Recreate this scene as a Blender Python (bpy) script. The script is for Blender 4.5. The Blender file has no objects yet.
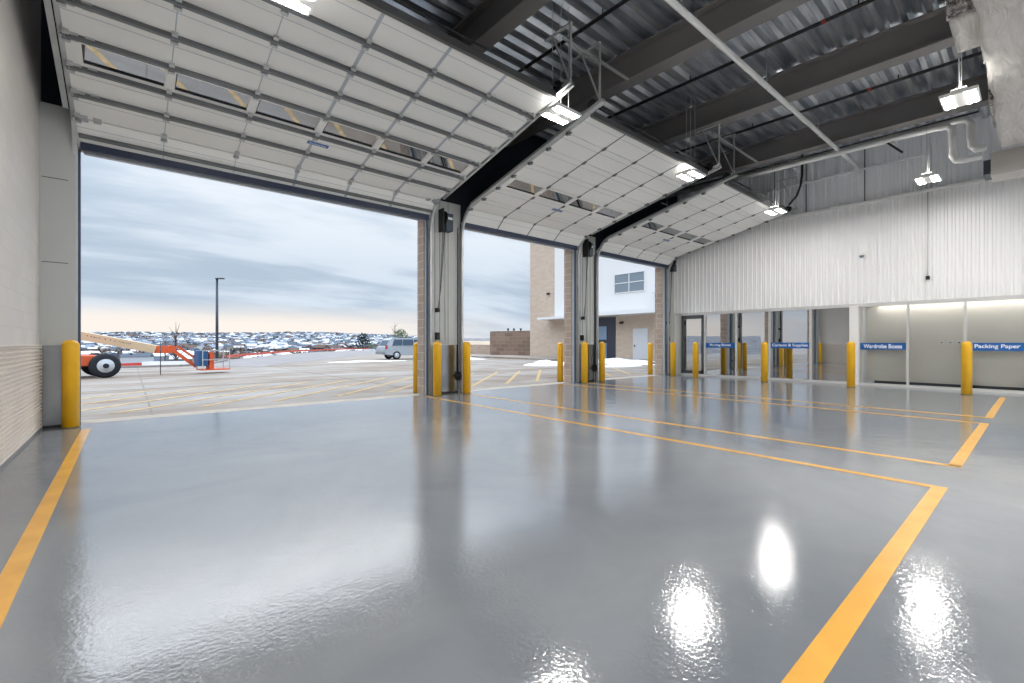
import bpy, math, random
from mathutils import Vector, Matrix
random.seed(7)
S = bpy.context.scene
COL = S.collection

# ------------------------------------------------------------------ camera
F_PX = 450.0; CAM_H = 1.25
YAW = math.atan2(529, 450)                 # angle from view axis to +X
FX, FY = math.cos(YAW), math.sin(YAW)      # view axis on the ground
RX, RY = FY, -FX                           # camera right
cd = bpy.data.cameras.new('camera'); cam = bpy.data.objects.new('camera', cd); COL.objects.link(cam)
cam.location = (0, 0, CAM_H)
cam.rotation_euler = (math.pi/2, 0, math.atan2(FY, FX) - math.pi/2)
cd.sensor_width = 36.0; cd.lens = 36.0*F_PX/1024.0
cd.shift_y = 2.0/1024.0; cd.clip_start = 0.05; cd.clip_end = 9000
S.camera = cam

def ray(px, py):
    u = (px-512)/F_PX; v = (343.5-py)/F_PX
    return Vector((FX+RX*u, FY+RY*u, v))
def at(px, py, d):                         # a point at depth d
    return ray(px, py)*d + Vector((0, 0, CAM_H))

# ------------------------------------------------------------------ world: overcast sky
W = bpy.data.worlds.new('overcast_sky'); S.world = W; W.use_nodes = True
nt = W.node_tree; nt.nodes.clear()
def nd(t, **k):
    n = nt.nodes.new(t)
    for a, b in k.items(): setattr(n, a, b)
    return n
def math_(op, a, b=None, c=None, clamp=False):
    n = nd('ShaderNodeMath', operation=op); n.use_clamp = clamp
    for i, v in enumerate((a, b, c)):
        if v is None: continue
        if isinstance(v, (int, float)): n.inputs[i].default_value = v
        else: nt.links.new(v, n.inputs[i])
    return n.outputs[0]
def mixc(f, a, b):
    n = nd('ShaderNodeMix', data_type='RGBA')
    for s, v in ((n.inputs[0], f), (n.inputs[6], a), (n.inputs[7], b)):
        if isinstance(v, (tuple, float, int)): s.default_value = v
        else: nt.links.new(v, s)
    return n.outputs[2]
def smooth(v, lo, hi):
    n = nd('ShaderNodeMapRange', interpolation_type='SMOOTHSTEP')
    nt.links.new(v, n.inputs[0]); n.inputs[1].default_value = lo; n.inputs[2].default_value = hi
    return n.outputs[0]
tc = nd('ShaderNodeTexCoord'); sp = nd('ShaderNodeSeparateXYZ'); nt.links.new(tc.outputs['Generated'], sp.inputs[0])
dx, dy, dz = sp.outputs
zc = math_('MAXIMUM', dz, 0.0)
den = math_('ADD', zc, 0.16)
cb = nd('ShaderNodeCombineXYZ')
nt.links.new(math_('DIVIDE', dx, den), cb.inputs[0]); nt.links.new(math_('DIVIDE', dy, den), cb.inputs[1])
def noise(vec, scale, det=5, rough=0.55, dist=0.0, loc=(0,0,0), scl=(1,1,1)):
    mp = nd('ShaderNodeMapping'); nt.links.new(vec, mp.inputs[0]); mp.inputs['Location'].default_value = loc; mp.inputs['Scale'].default_value = scl
    mp.inputs['Rotation'].default_value = (0, 0, 0.35)
    n = nd('ShaderNodeTexNoise'); nt.links.new(mp.outputs[0], n.inputs['Vector'])
    n.inputs['Scale'].default_value = scale; n.inputs['Detail'].default_value = det; n.inputs['Roughness'].default_value = rough; n.inputs['Distortion'].default_value = dist
    return n.outputs['Fac']
n1 = noise(cb.outputs[0], 0.55, 6, 0.55, 0.3, (3.1, 1.7, 0), (0.8, 1.6, 1))
n2 = noise(cb.outputs[0], 1.9, 5, 0.6, 0.2, (0.4, 5.2, 0), (0.6, 1.8, 1))
cl = math_('ADD', math_('MULTIPLY', n1, 0.72), math_('MULTIPLY', n2, 0.28))
cf = smooth(cl, 0.40, 0.60)
low = mixc(cf, (0.40, 0.49, 0.60, 1), (0.60, 0.68, 0.77, 1))
high = mixc(cf, (0.50, 0.61, 0.74, 1), (0.92, 0.95, 0.99, 1))
base = mixc(smooth(dz, 0.12, 0.42), low, high)
# pale bright break along the horizon, towards -X side
azf = smooth(math_('SUBTRACT', math_('MULTIPLY', dy, 0.94), math_('MULTIPLY', dx, 0.34)), 0.42, 0.80)
hz = math_('SUBTRACT', 1.0, smooth(math_('ADD', dz, math_('MULTIPLY', n2, 0.03)), 0.05, 0.10))
cream = mixc(math_('MULTIPLY', hz, math_('ADD', math_('MULTIPLY', azf, 0.92), 0.05)), base, (0.86, 0.79, 0.72, 1))
gain = math_('ADD', 1.0, math_('MULTIPLY', smooth(dz, 0.30, 0.52), 1.7))
bg = nd('ShaderNodeBackground'); nt.links.new(cream, bg.inputs[0])
SKY_GAIN = 0.59
nt.links.new(math_('MULTIPLY', gain, SKY_GAIN), bg.inputs[1])
wo = nd('ShaderNodeOutputWorld'); nt.links.new(bg.outputs[0], wo.inputs[0])
# weak sun diffused by the cloud
sd = bpy.data.lights.new('hazy_sun', 'SUN'); sd.energy = 0.15; sd.angle = math.radians(60); sd.color = (1, 0.95, 0.88)
so = bpy.data.objects.new('hazy_sun', sd); COL.objects.link(so)
so.rotation_euler = (math.radians(38), 0, math.radians(150))
S.view_settings.view_transform = 'Standard'; S.view_settings.look = 'None'
S.view_settings.gamma = 1.0; S.view_settings.use_curve_mapping = False
S.view_settings.exposure = 1.0
LAMP = 96.0; ADDED_UP = 11.0                               # radiance of the high-bay strips and of their added hidden upward glow
S.cycles.max_bounces = 10; S.cycles.diffuse_bounces = 6; S.cycles.glossy_bounces = 5; S.cycles.transmission_bounces = 8
S.cycles.sample_clamp_indirect = 6.0

# ------------------------------------------------------------------ materials
def srgb(r, g, b):
    f = lambda c: (c/255/12.92) if c/255 <= 0.04045 else ((c/255+0.055)/1.055)**2.4
    return (f(r), f(g), f(b), 1)
class M:
    """node helper on one material"""
    def __init__(s, name, color, rough=0.6, metal=0.0, spec=0.5):
        s.m = bpy.data.materials.new(name); s.m.use_nodes = True
        s.t = s.m.node_tree; s.b = s.t.nodes['Principled BSDF']
        s.b.inputs['Base Color'].default_value = color; s.b.inputs['Roughness'].default_value = rough
        s.b.inputs['Metallic'].default_value = metal; s.b.inputs['Specular IOR Level'].default_value = spec
        s.c = color
    def n(s, t, **k):
        x = s.t.nodes.new(t)
        for a, b in k.items(): setattr(x, a, b)
        return x
    def l(s, a, b): s.t.links.new(a, b)
    def coord(s, scale=(1,1,1), rot=(0,0,0)):
        tc = s.n('ShaderNodeTexCoord'); mp = s.n('ShaderNodeMapping'); s.l(tc.outputs['Object'], mp.inputs[0])
        mp.inputs['Scale'].default_value = scale; mp.inputs['Rotation'].default_value = rot
        return mp.outputs[0]
    def noise(s, scale, det=4, cs=(1,1,1), rough=0.5, dist=0):
        x = s.n('ShaderNodeTexNoise'); s.l(s.coord(cs), x.inputs['Vector'])
        x.inputs['Scale'].default_value = scale; x.inputs['Detail'].default_value = det; x.inputs['Roughness'].default_value = rough; x.inputs['Distortion'].default_value = dist
        return x.outputs['Fac']
    def ramp(s, f, stops):
        x = s.n('ShaderNodeValToRGB'); s.l(f, x.inputs[0]); e = x.color_ramp.elements
        while len(e) < len(stops): e.new(0.5)
        for i, (p, c) in enumerate(stops): e[i].position = p; e[i].color = c
        return x.outputs[0]
    def mottle(s, scale=3, amt=0.12, det=4, cs=(1,1,1), lo=0.35, hi=0.65):
        c = s.c; d = tuple(v*(1-amt) for v in c[:3])+(1,); u = tuple(min(1, v*(1+amt)) for v in c[:3])+(1,)
        s.l(s.ramp(s.noise(scale, det, cs), [(lo, d), (hi, u)]), s.b.inputs['Base Color']); return s
    def bump(s, h, strength=0.2, dist=0.01):
        x = s.n('ShaderNodeBump'); s.l(h, x.inputs['Height']); x.inputs['Strength'].default_value = strength; x.inputs['Distance'].default_value = dist
        s.l(x.outputs[0], s.b.inputs['Normal']); return s
    def nbump(s, scale, strength=0.2, dist=0.01, det=2, cs=(1,1,1)): return s.bump(s.noise(scale, det, cs), strength, dist)
def mat(name, color, rough=0.6, metal=0.0, spec=0.5, mot=None, bump=None):
    x = M(name, color, rough, metal, spec)
    if mot: x.mottle(*mot)
    if bump: x.nbump(*bump)
    return x.m
def emit(name, color, s):
    m = bpy.data.materials.new(name); m.use_nodes = True; t = m.node_tree; t.nodes.clear()
    e = t.nodes.new('ShaderNodeEmission'); e.inputs[0].default_value = color; e.inputs[1].default_value = s
    o = t.nodes.new('ShaderNodeOutputMaterial'); t.links.new(e.outputs[0], o.inputs[0]); return m

# glossy sealed floor
x = M('floor_epoxy', srgb(150, 156, 162), 0.10, 0, 0.5); x.b.inputs['IOR'].default_value = 2.5
x.l(x.ramp(x.noise(0.5, 6, (1, 1, 1), 0.6, 0.6), [(0.3, srgb(120, 127, 136)), (0.7, srgb(144, 148, 152))]), x.b.inputs['Base Color'])
x.l(x.ramp(x.noise(1.3, 5, (1, 1, 1), 0.65, 0.8), [(0.3, (0.05,)*3+(1,)), (0.75, (0.11,)*3+(1,))]), x.b.inputs['Roughness'])
a = x.noise(46, 4); b = x.noise(1.7, 3)
ad = x.n('ShaderNodeMath', operation='MULTIPLY_ADD'); x.l(b, ad.inputs[0]); ad.inputs[1].default_value = 4.0; x.l(a, ad.inputs[2])
x.bump(ad.outputs[0], 0.26, 0.004)
FLOOR = x.m
YLINE = mat('floor_paint_yellow', srgb(236, 178, 82), 0.22, 0, 0.6, (4, 0.06), (40, 0.15, 0.004))
YLOT = mat('lot_paint', srgb(196, 168, 122), 0.8, 0, 0.3, (6, 0.2))
def brick_mat(name, c1, c2, mortar, bw, bh, axis='X', ms=0.012, rough=0.85, mixn=0.5):
    x = M(name, c1, rough, 0, 0.3)
    tc = x.n('ShaderNodeTexCoord'); sp = x.n('ShaderNodeSeparateXYZ'); x.l(tc.outputs['Object'], sp.inputs[0])
    cb = x.n('ShaderNodeCombineXYZ')
    if axis == 'XY':
        a = x.n('ShaderNodeMath', operation='ADD'); x.l(sp.outputs[0], a.inputs[0]); x.l(sp.outputs[1], a.inputs[1]); x.l(a.outputs[0], cb.inputs[0])
    else: x.l(sp.outputs['XYZ'.index(axis)], cb.inputs[0])
    x.l(sp.outputs[2], cb.inputs[1])
    br = x.n('ShaderNodeTexBrick'); x.l(cb.outputs[0], br.inputs[0])
    br.inputs['Color1'].default_value = c1; br.inputs['Color2'].default_value = c2; br.inputs['Mortar'].default_value = mortar
    br.inputs['Scale'].default_value = 1.0; br.inputs['Mortar Size'].default_value = ms; br.inputs['Brick Width'].default_value = bw; br.inputs['Row Height'].default_value = bh
    x.l(br.outputs['Color'], x.b.inputs['Base Color'])
    h = x.n('ShaderNodeMath', operation='MULTIPLY_ADD'); x.l(br.outputs['Fac'], h.inputs[0]); h.inputs[1].default_value = -1.2
    x.l(x.noise(30, 3), h.inputs[2]); x.bump(h.outputs[0], 0.35, 0.008)
    return x.m
BLOCKW = brick_mat('painted_block', srgb(206, 202, 196), srgb(211, 207, 201), srgb(203, 199, 193), 0.41, 0.205, 'Y', 0.006, 0.55)
BLOCKX = brick_mat('split_face_block', srgb(168, 148, 134), srgb(182, 163, 148), srgb(196, 184, 172), 0.41, 0.205, 'XY', 0.012)
BLOCKB = brick_mat('building_block', srgb(190, 172, 155), srgb(200, 183, 167), srgb(192, 176, 162), 0.41, 0.205, 'XY', 0.010)
BLOCKD = brick_mat('enclosure_block', srgb(122, 104, 92), srgb(146, 124, 110), srgb(150, 134, 120), 0.8, 0.4, 'XY', 0.02)
WHITE = mat('white_panel_steel', srgb(238, 238, 237), 0.38, 0, 0.5, (0.7, 0.02))
WHITEM = mat('white_paint', srgb(232, 231, 228), 0.5)
CORR_L = mat('ribbed_wainscot_steel', srgb(222, 214, 204), 0.5, 0.0, 0.5, (1.0, 0.05))
UPW = mat('grey_white_cladding', srgb(226, 228, 230), 0.45, 0, 0.5, (0.6, 0.03))
PANG = mat('grey_wall_panel', srgb(184, 186, 184), 0.5, 0, 0.4, (0.8, 0.03))
GALV = mat('galvanised_sheet', srgb(150, 155, 160), 0.22, 0.95, 0.5, (2.5, 0.08), (6, 0.05, 0.01))
GALVR = mat('galvanised_track', srgb(190, 192, 192), 0.36, 0.55, 0.5, (5, 0.08))
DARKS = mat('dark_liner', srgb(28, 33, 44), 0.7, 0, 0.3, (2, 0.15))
DOORW = mat('door_panel_white', srgb(236, 235, 231), 0.42, 0, 0.5, (0.8, 0.015))
STRUT = mat('strut_steel', srgb(120, 122, 124), 0.35, 0.7, 0.5, (3, 0.1))
SEAL = mat('black_blue_seal', srgb(22, 38, 66), 0.5)
SEALG = mat('astragal_grey', srgb(175, 182, 190), 0.5)
BEAM = mat('beam_grey_primer', srgb(118, 115, 114), 0.5, 0, 0.4, (0.9, 0.07))
x = M('deck_galvanised', srgb(150, 158, 168), 0.30, 0.85); x.l(x.ramp(x.noise(1.2, 5, (0.5, 4, 1), 0.6), [(0.35, srgb(150, 158, 170)), (0.68, srgb(235, 238, 240))]), x.b.inputs['Base Color']); DECK = x.m  # bright specular streaks of the zinc are painted into the colour
BLACK = mat('black_steel', srgb(24, 24, 26), 0.45)
DGREY = mat('dark_grey_plastic', srgb(52, 62, 74), 0.4)
YEL = mat('bollard_yellow', srgb(235, 178, 14), 0.30, 0, 0.6, (3, 0.04))
YELB = mat('bollard_yellow_base', srgb(120, 100, 30), 0.5)
ALU = mat('storefront_aluminium', srgb(208, 208, 206), 0.35, 0.25)
ALUD = mat('dark_bronze_frame', srgb(92, 96, 98), 0.4, 0.4)
GREIGE = mat('greige_board', srgb(222, 218, 210), 0.6, 0, 0.4, (0.9, 0.02))
BLUE = mat('sign_blue', srgb(4, 92, 166), 0.45)
TXT = mat('sign_white', srgb(240, 244, 248), 0.5)
PIPEW = mat('white_pipe_jacket', srgb(222, 222, 220), 0.45, 0, 0.5, (3, 0.03))
RED = mat('sprinkler_red', srgb(160, 60, 50), 0.5)
x = M('duct_wrap', srgb(214, 208, 200), 0.45, 0, 0.5); h = x.noise(1.6, 6, (1.0, 5.0, 5.0), 0.6, 1.2); x.bump(h, 0.9, 0.09)
x.l(x.ramp(h, [(0.3, srgb(196, 190, 182)), (0.7, srgb(226, 222, 216))]), x.b.inputs['Base Color']); WRAP = x.m
x = M('foil_facing', srgb(200, 198, 194), 0.25, 0.8); h = x.noise(14, 4); x.bump(h, 1.0, 0.05)
x.l(x.ramp(h, [(0.35, srgb(110, 106, 102)), (0.6, srgb(225, 222, 218))]), x.b.inputs['Base Color']); FOIL = x.m
DUCTG = mat('smooth_duct', srgb(190, 186, 180), 0.4, 0.3, 0.5, (2, 0.04))
CONC = M('lot_concrete', srgb(188, 184, 180), 0.75, 0, 0.4)
h = CONC.noise(0.35, 7, (0.35, 1.8, 1), 0.65, 0.5)
CONC.l(CONC.ramp(h, [(0.30, srgb(118, 104, 92)), (0.45, srgb(141, 128, 116)), (0.58, srgb(152, 146, 140)), (0.76, srgb(172, 171, 171))]), CONC.b.inputs['Base Color'])
CONC.l(CONC.ramp(CONC.noise(0.6, 5), [(0.35, (0.45,)*3+(1,)), (0.65, (0.9,)*3+(1,))]), CONC.b.inputs['Roughness']); CONC = CONC.m
ASPH = mat('asphalt', srgb(146, 142, 142), 0.85, 0, 0.3, (0.6, 0.1, 5))
JOINT = mat('joint_dark', srgb(136, 128, 122), 0.9)
SNOW = mat('snow', srgb(236, 240, 246), 0.7, 0, 0.3, (2, 0.04))
ORANGE = mat('lift_orange', srgb(214, 92, 50), 0.45, 0, 0.5, (2, 0.06))
CREAMB = mat('lift_cream', srgb(204, 184, 152), 0.45, 0, 0.5, (2, 0.03))
TYRE = mat('tyre_rubber', srgb(38, 42, 50), 0.8, 0, 0.3)
RIM = mat('rim_grey', srgb(190, 196, 202), 0.5)
BLUEB = mat('lift_blue', srgb(40, 92, 140), 0.5)
VANP = mat('van_silver', srgb(168, 176, 184), 0.3, 0.3)
VGL = mat('van_glass', srgb(36, 66, 92), 0.08, 0, 0.8)
REDL = mat('tail_lamp_red', srgb(170, 50, 50), 0.3)
FENCE = mat('orange_fence_mesh', srgb(206, 92, 72), 0.7)
BARK = mat('bark', srgb(96, 84, 76), 0.9)
EVG = mat('evergreen_needles', srgb(44, 58, 56), 0.9, 0, 0.2, (3, 0.3)); PGR = mat('pale_green_leaves', srgb(116, 130, 108), 0.9, 0, 0.2, (3, 0.3))
x = M('winter_terrain', srgb(150, 150, 155), 0.9, 0, 0.2)
x.l(x.ramp(x.noise(0.030, 9, (1, 1, 1), 0.78), [(0.40, srgb(84, 84, 88)), (0.50, srgb(122, 120, 122)), (0.58, srgb(150, 152, 158)), (0.68, srgb(214, 220, 228))]), x.b.inputs['Base Color']); TERR = x.m
TAN = mat('dry_grass_berm', srgb(186, 170, 150), 0.95, 0, 0.2, (0.4, 0.15, 6))
WHB = mat('building_white_metal', srgb(222, 222, 222), 0.5, 0, 0.4)
WGL = mat('window_glass_grey', srgb(120, 132, 142), 0.12, 0, 0.8)
DOORG = mat('steel_door_grey', srgb(205, 208, 212), 0.5)
DKG = mat('entry_dark', srgb(48, 52, 66), 0.35)
def glass_mat(name, tint, refl):
    m = bpy.data.materials.new(name); m.use_nodes = True; t = m.node_tree; t.nodes.clear()
    tr = t.nodes.new('ShaderNodeBsdfTransparent'); tr.inputs[0].default_value = tint
    gl = t.nodes.new('ShaderNodeBsdfGlossy'); gl.inputs['Roughness'].default_value = 0.0; gl.inputs[0].default_value = (0.95, 0.97, 1, 1)
    fr = t.nodes.new('ShaderNodeFresnel'); fr.inputs[0].default_value = refl
    mx = t.nodes.new('ShaderNodeMixShader'); t.links.new(fr.outputs[0], mx.inputs[0]); t.links.new(tr.outputs[0], mx.inputs[1]); t.links.new(gl.outputs[0], mx.inputs[2])
    o = t.nodes.new('ShaderNodeOutputMaterial'); t.links.new(mx.outputs[0], o.inputs[0]); return m
GLASS = glass_mat('shopfront_glass', (0.80, 0.83, 0.84, 1), 7.0)
GLASSC = glass_mat('shopfront_clear_glass', (0.93, 0.94, 0.94, 1), 1.35)
DGLASS = glass_mat('door_lite_glass', (0.75, 0.77, 0.8, 1), 6.0)
STRIP = emit('led_strip', (1.0, 0.975, 0.945, 1), LAMP)
STRIPC = emit('office_tube', (1.0, 0.96, 0.9, 1), 16)

# ------------------------------------------------------------------ mesh builder
class MB:
    def __init__(s): s.v = []; s.f = []; s.mi = []; s.sm = []; s.cur = 0; s.smooth = False
    def face(s, idx): s.f.append(idx); s.mi.append(s.cur); s.sm.append(s.smooth)
    def box(s, x0, x1, y0, y1, z0, z1):
        n = len(s.v); s.v += [Vector(p) for p in ((x0,y0,z0),(x1,y0,z0),(x1,y1,z0),(x0,y1,z0),(x0,y0,z1),(x1,y0,z1),(x1,y1,z1),(x0,y1,z1))]
        for q in ((0,3,2,1),(4,5,6,7),(0,1,5,4),(1,2,6,5),(2,3,7,6),(3,0,4,7)): s.face([n+i for i in q])
        return s
    def obox(s, o, ax, ay, az, a0, a1, b0, b1, c0, c1):
        """box in the frame o + a*ax + b*ay + c*az"""
        n = len(s.v); o = Vector(o)
        for (a, b, c) in ((a0,b0,c0),(a1,b0,c0),(a1,b1,c0),(a0,b1,c0),(a0,b0,c1),(a1,b0,c1),(a1,b1,c1),(a0,b1,c1)):
            s.v.append(o+ax*a+ay*b+az*c)
        flip = ax.cross(ay).dot(az)*(a1-a0)*(b1-b0)*(c1-c0) < 0
        for q in ((0,3,2,1),(4,5,6,7),(0,1,5,4),(1,2,6,5),(2,3,7,6),(3,0,4,7)):
            q = [n+i for i in q]; s.face(q[::-1] if flip else q)
        return s
    def tube(s, pts, r, seg=10, cap=True, radii=None):
        pts = [Vector(p) for p in pts]; rings = []; up = None; sm = s.smooth
        for i, p in enumerate(pts):
            t = (pts[min(i+1, len(pts)-1)]-pts[max(i-1, 0)]).normalized()
            if up is None: up = Vector((0,0,1)) if abs(t.z) < 0.9 else Vector((1,0,0))
            a = t.cross(up).normalized(); b = a.cross(t).normalized(); up = b
            rr = radii[i] if radii else r; n = len(s.v)
            for k in range(seg):
                th = 2*math.pi*k/seg; s.v.append(p+(a*math.cos(th)+b*math.sin(th))*rr)
            rings.append(n)
        s.smooth = True
        for i in range(len(rings)-1):
            for k in range(seg):
                k2 = (k+1) % seg; s.face([rings[i]+k, rings[i]+k2, rings[i+1]+k2, rings[i+1]+k])
        s.smooth = False
        if cap:
            s.face([rings[0]+k for k in range(seg)][::-1]); s.face([rings[-1]+k for k in range(seg)])
        s.smooth = sm
        return s
    def bar(s, p, q, w, h=None):
        p, q = Vector(p), Vector(q); h = h or w; t = (q-p); L = t.length; t.normalize()
        up = Vector((0,0,1)) if abs(t.z) < 0.95 else Vector((0,1,0))
        a = t.cross(up).normalized(); b = a.cross(t).normalized()
        return s.obox(p, t, a, b, 0, L, -w/2, w/2, -h/2, h/2)
    def lathe(s, o, prof, seg=20, axis=Vector((0,0,1))):
        o = Vector(o); ax = axis.normalized(); u = ax.orthogonal().normalized(); w = ax.cross(u); base = []
        for (r, z) in prof:
            n = len(s.v); base.append(n)
            for k in range(seg):
                th = 2*math.pi*k/seg; s.v.append(o+ax*z+(u*math.cos(th)+w*math.sin(th))*max(r, 1e-4))
        for i in range(len(prof)-1):
            s.smooth = True
            for k in range(seg):
                k2 = (k+1) % seg; s.face([base[i]+k, base[i]+k2, base[i+1]+k2, base[i+1]+k])
        s.smooth = False
        s.face([base[0]+k for k in range(seg)][::-1]); s.face([base[-1]+k for k in range(seg)])
        return s
    def prism(s, poly, dvec):
        n = len(s.v); m = len(poly); d = Vector(dvec)
        s.v += [Vector(p) for p in poly]+[Vector(p)+d for p in poly]
        s.face([n+i for i in range(m)][::-1]); s.face([n+m+i for i in range(m)])
        for i in range(m):
            j = (i+1) % m; s.face([n+i, n+j, n+m+j, n+m+i])
        return s
    def sheet(s, prof, dvec, thick=None):
        """open profile extruded along dvec (optionally with thickness vector)"""
        d = Vector(dvec); m = len(prof)
        n = len(s.v); s.v += [Vector(p) for p in prof]+[Vector(p)+d for p in prof]
        for i in range(m-1): s.face([n+i, n+i+1, n+m+i+1, n+m+i])
        if thick is not None:
            t = Vector(thick); k = len(s.v); s.v += [Vector(p)+t for p in prof]+[Vector(p)+d+t for p in prof]
            for i in range(m-1): s.face([k+i, k+m+i, k+m+i+1, k+i+1])
            for i in range(m-1):
                s.face([n+i, k+i, k+i+1, n+i+1]); s.face([n+m+i, n+m+i+1, k+m+i+1, k+m+i])
            s.face([n, n+m, k+m, k]); s.face([n+m-1, k+m-1, k+2*m-1, n+2*m-1])
        return s
    def build(s, name, mats, parent=None, bevel=0, origin=None):
        if not isinstance(mats, (list, tuple)): mats = [mats]
        me = bpy.data.meshes.new(name)
        if parent is not None:
            off = Vector(parent['o']) if 'o' in parent else Vector((0,0,0))
        else: off = Vector(origin) if origin else Vector((0,0,0))
        me.from_pydata([tuple(v-off) for v in s.v], [], s.f)
        for m in mats: me.materials.append(m)
        me.polygons.foreach_set('material_index', s.mi); me.polygons.foreach_set('use_smooth', s.sm)
        me.validate(); me.update()
        o = bpy.data.objects.new(name, me); COL.objects.link(o)
        if parent is not None: o.parent = parent; o['o'] = tuple(off)
        else: o.location = off; o['o'] = tuple(off)
        if bevel:
            b = o.modifiers.new('soft_edge', 'BEVEL'); b.width = bevel; b.segments = 2; b.limit_method = 'ANGLE'
        return o
def box(*a): return MB().box(*a)
def tag(o, label, cat, group=None, kind=None):
    o['label'] = label; o['category'] = cat
    if group: o['group'] = group
    if kind: o['kind'] = kind
    return o
def thing(name, loc, label, cat, group=None):
    o = bpy.data.objects.new(name, None); COL.objects.link(o); o.location = loc; o['o'] = tuple(loc)
    o.empty_display_size = 0.1
    return tag(o, label, cat, group)
def struct(o): o['kind'] = 'structure'; return o
def copy_tree(o, parent=None):
    c = o.copy(); COL.objects.link(c)
    if parent is not None: c.parent = parent
    for ch in list(o.children): copy_tree(ch, c)
    return c
def text(name, s, m, o, xdir, ydir, width, height, parent, extr=0.003, bold=0.0):
    cu = bpy.data.curves.new(name, 'FONT'); cu.body = s; cu.size = 1; cu.extrude = 0; cu.offset = bold; cu.align_x = 'CENTER'; cu.align_y = 'CENTER'
    t = bpy.data.objects.new(name, cu); COL.objects.link(t)
    dg = bpy.context.evaluated_depsgraph_get(); me = bpy.data.meshes.new_from_object(t.evaluated_get(dg))
    bpy.data.objects.remove(t)
    xs = [v.co.x for v in me.vertices]; ys = [v.co.y for v in me.vertices]
    w = max(xs)-min(xs); hh = max(ys)-min(ys); cx = (max(xs)+min(xs))/2; cy = (max(ys)+min(ys))/2
    xd, yd = Vector(xdir).normalized(), Vector(ydir).normalized(); off = Vector(parent['o'])
    for v in me.vertices:
        v.co = Vector(o)+xd*((v.co.x-cx)/w*width)+yd*((v.co.y-cy)/hh*height)-off
    me.materials.append(m); ob = bpy.data.objects.new(name, me); COL.objects.link(ob); ob.parent = parent; ob['o'] = tuple(off)
    return ob

# ------------------------------------------------------------------ dimensions
D = 9.66                      # inner face of the door wall
XL, XW, XB, YB = -1.0, 16.9, 17.08, -9.0
RS = 0.02                     # roof slope
FLZ = lambda y: 6.50+RS*y     # underside of beams
DECKZ = lambda y: 7.12+RS*y
OPEN = [(-0.58, 5.5), (6.5, 10.85), (11.9, 16.2)]
HEAD = 4.31

# ------------------------------------------------------------------ room shell
struct(box(XL-0.2, XB+0.2, YB-0.2, D+0.02, -0.2, 0.0).build('floor', FLOOR))
# left wall: block above, horizontal ribbed steel below
w = struct(box(XL-0.25, XL, YB, D+0.45, 0, 8.9).build('wall_left', BLOCKW))
prof = []; z = 0.03
while z < 1.2:
    prof += [(XL+0.002, 0, z), (XL+0.032, 0, z+0.012), (XL+0.032, 0, z+0.026), (XL+0.002, 0, z+0.034)]; z += 0.050
struct(MB().sheet([(a, YB, c) for a, b, c in prof], (0, 9.46-YB, 0)).build('wall_left_wainscot', CORR_L))
struct(box(XL+0.0005, XL+0.03, YB, 9.46, 1.215, 1.235).build('trim_1', CORR_L))
bk = MB(); bk.box(XL-0.2, XB+0.2, YB-0.25, YB, 6.6, 8.4); xs = [XL-0.2, 0.2, 5.2, 6.0, 11.0, 11.8, 16.4, XB+0.2]
for a, b in zip(xs[::2], xs[1::2]): bk.box(a, b, YB-0.25, YB, 0, 6.6)  # unseen side; gaps between these piers are added to let sky light in
struct(bk.build('wall_back', WHITE))
# front wall
front = MB()
front.box(XL, -0.62, 9.50, 9.72, 0, 4.80)
front.box(5.52, 6.48, D, 9.80, 0, 4.80)
front.box(10.87, 11.88, D, 9.80, 0, 4.80)
front.box(16.22, XW, D, 9.80, 0, 4.80)
struct(front.build('wall_front', PANG))
seams = MB()
for a in (5.72, 5.86, 6.10, 11.10, 11.22, 11.45, 11.6): seams.box(a, a+0.012, D-0.004, D+0.001, 1.22, 4.8)
for zz in (2.45, 3.7): seams.box(XL+0.02, -0.7, 9.494, 9.50, zz, zz+0.012)
struct(seams.build('trim_2', ALUD))
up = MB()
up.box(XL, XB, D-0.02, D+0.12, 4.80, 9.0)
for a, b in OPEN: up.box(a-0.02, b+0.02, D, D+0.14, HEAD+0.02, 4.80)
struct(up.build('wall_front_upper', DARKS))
# shiny base plates
for i, (a, b, yy) in enumerate(((XL+0.03, -0.66, 9.5), (5.66, 6.4, D), (11.02, 11.8, D), (16.3, 16.86, D))):
    struct(box(a, b, yy-0.012, yy, 0.04, 1.22).build('baseboard_%d' % (i+1), GALV))
    struct(box(a, b, yy-0.02, yy, 0.0, 0.04).build('trim_%d' % (30+i), BLACK))
# exterior block piers and parapet
ex = MB()
ex.box(XL-0.25, -0.60, 9.73, 10.10, 0, 8.8)
for a, b in ((5.5, 6.5), (10.85, 11.9), (16.2, 17.6)): ex.box(a, b, 9.80, 10.12, 0, 8.8)
for a, b in OPEN: ex.box(a-0.02, b+0.02, 9.80, 10.12, HEAD+0.05, 8.8)
struct(ex.build('wall_exterior', BLOCKX))
# jamb angles at each opening
jm = MB()
for a, b in OPEN:
    jm.box(a-0.03, a+0.008, 9.62, 9.68, 0, HEAD+0.02); jm.box(b-0.008, b+0.02, 9.62, 9.68, 0, HEAD+0.02)
struct(jm.build('trim_3', mat('jamb_slate', srgb(66, 82, 106), 0.45)))

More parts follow.
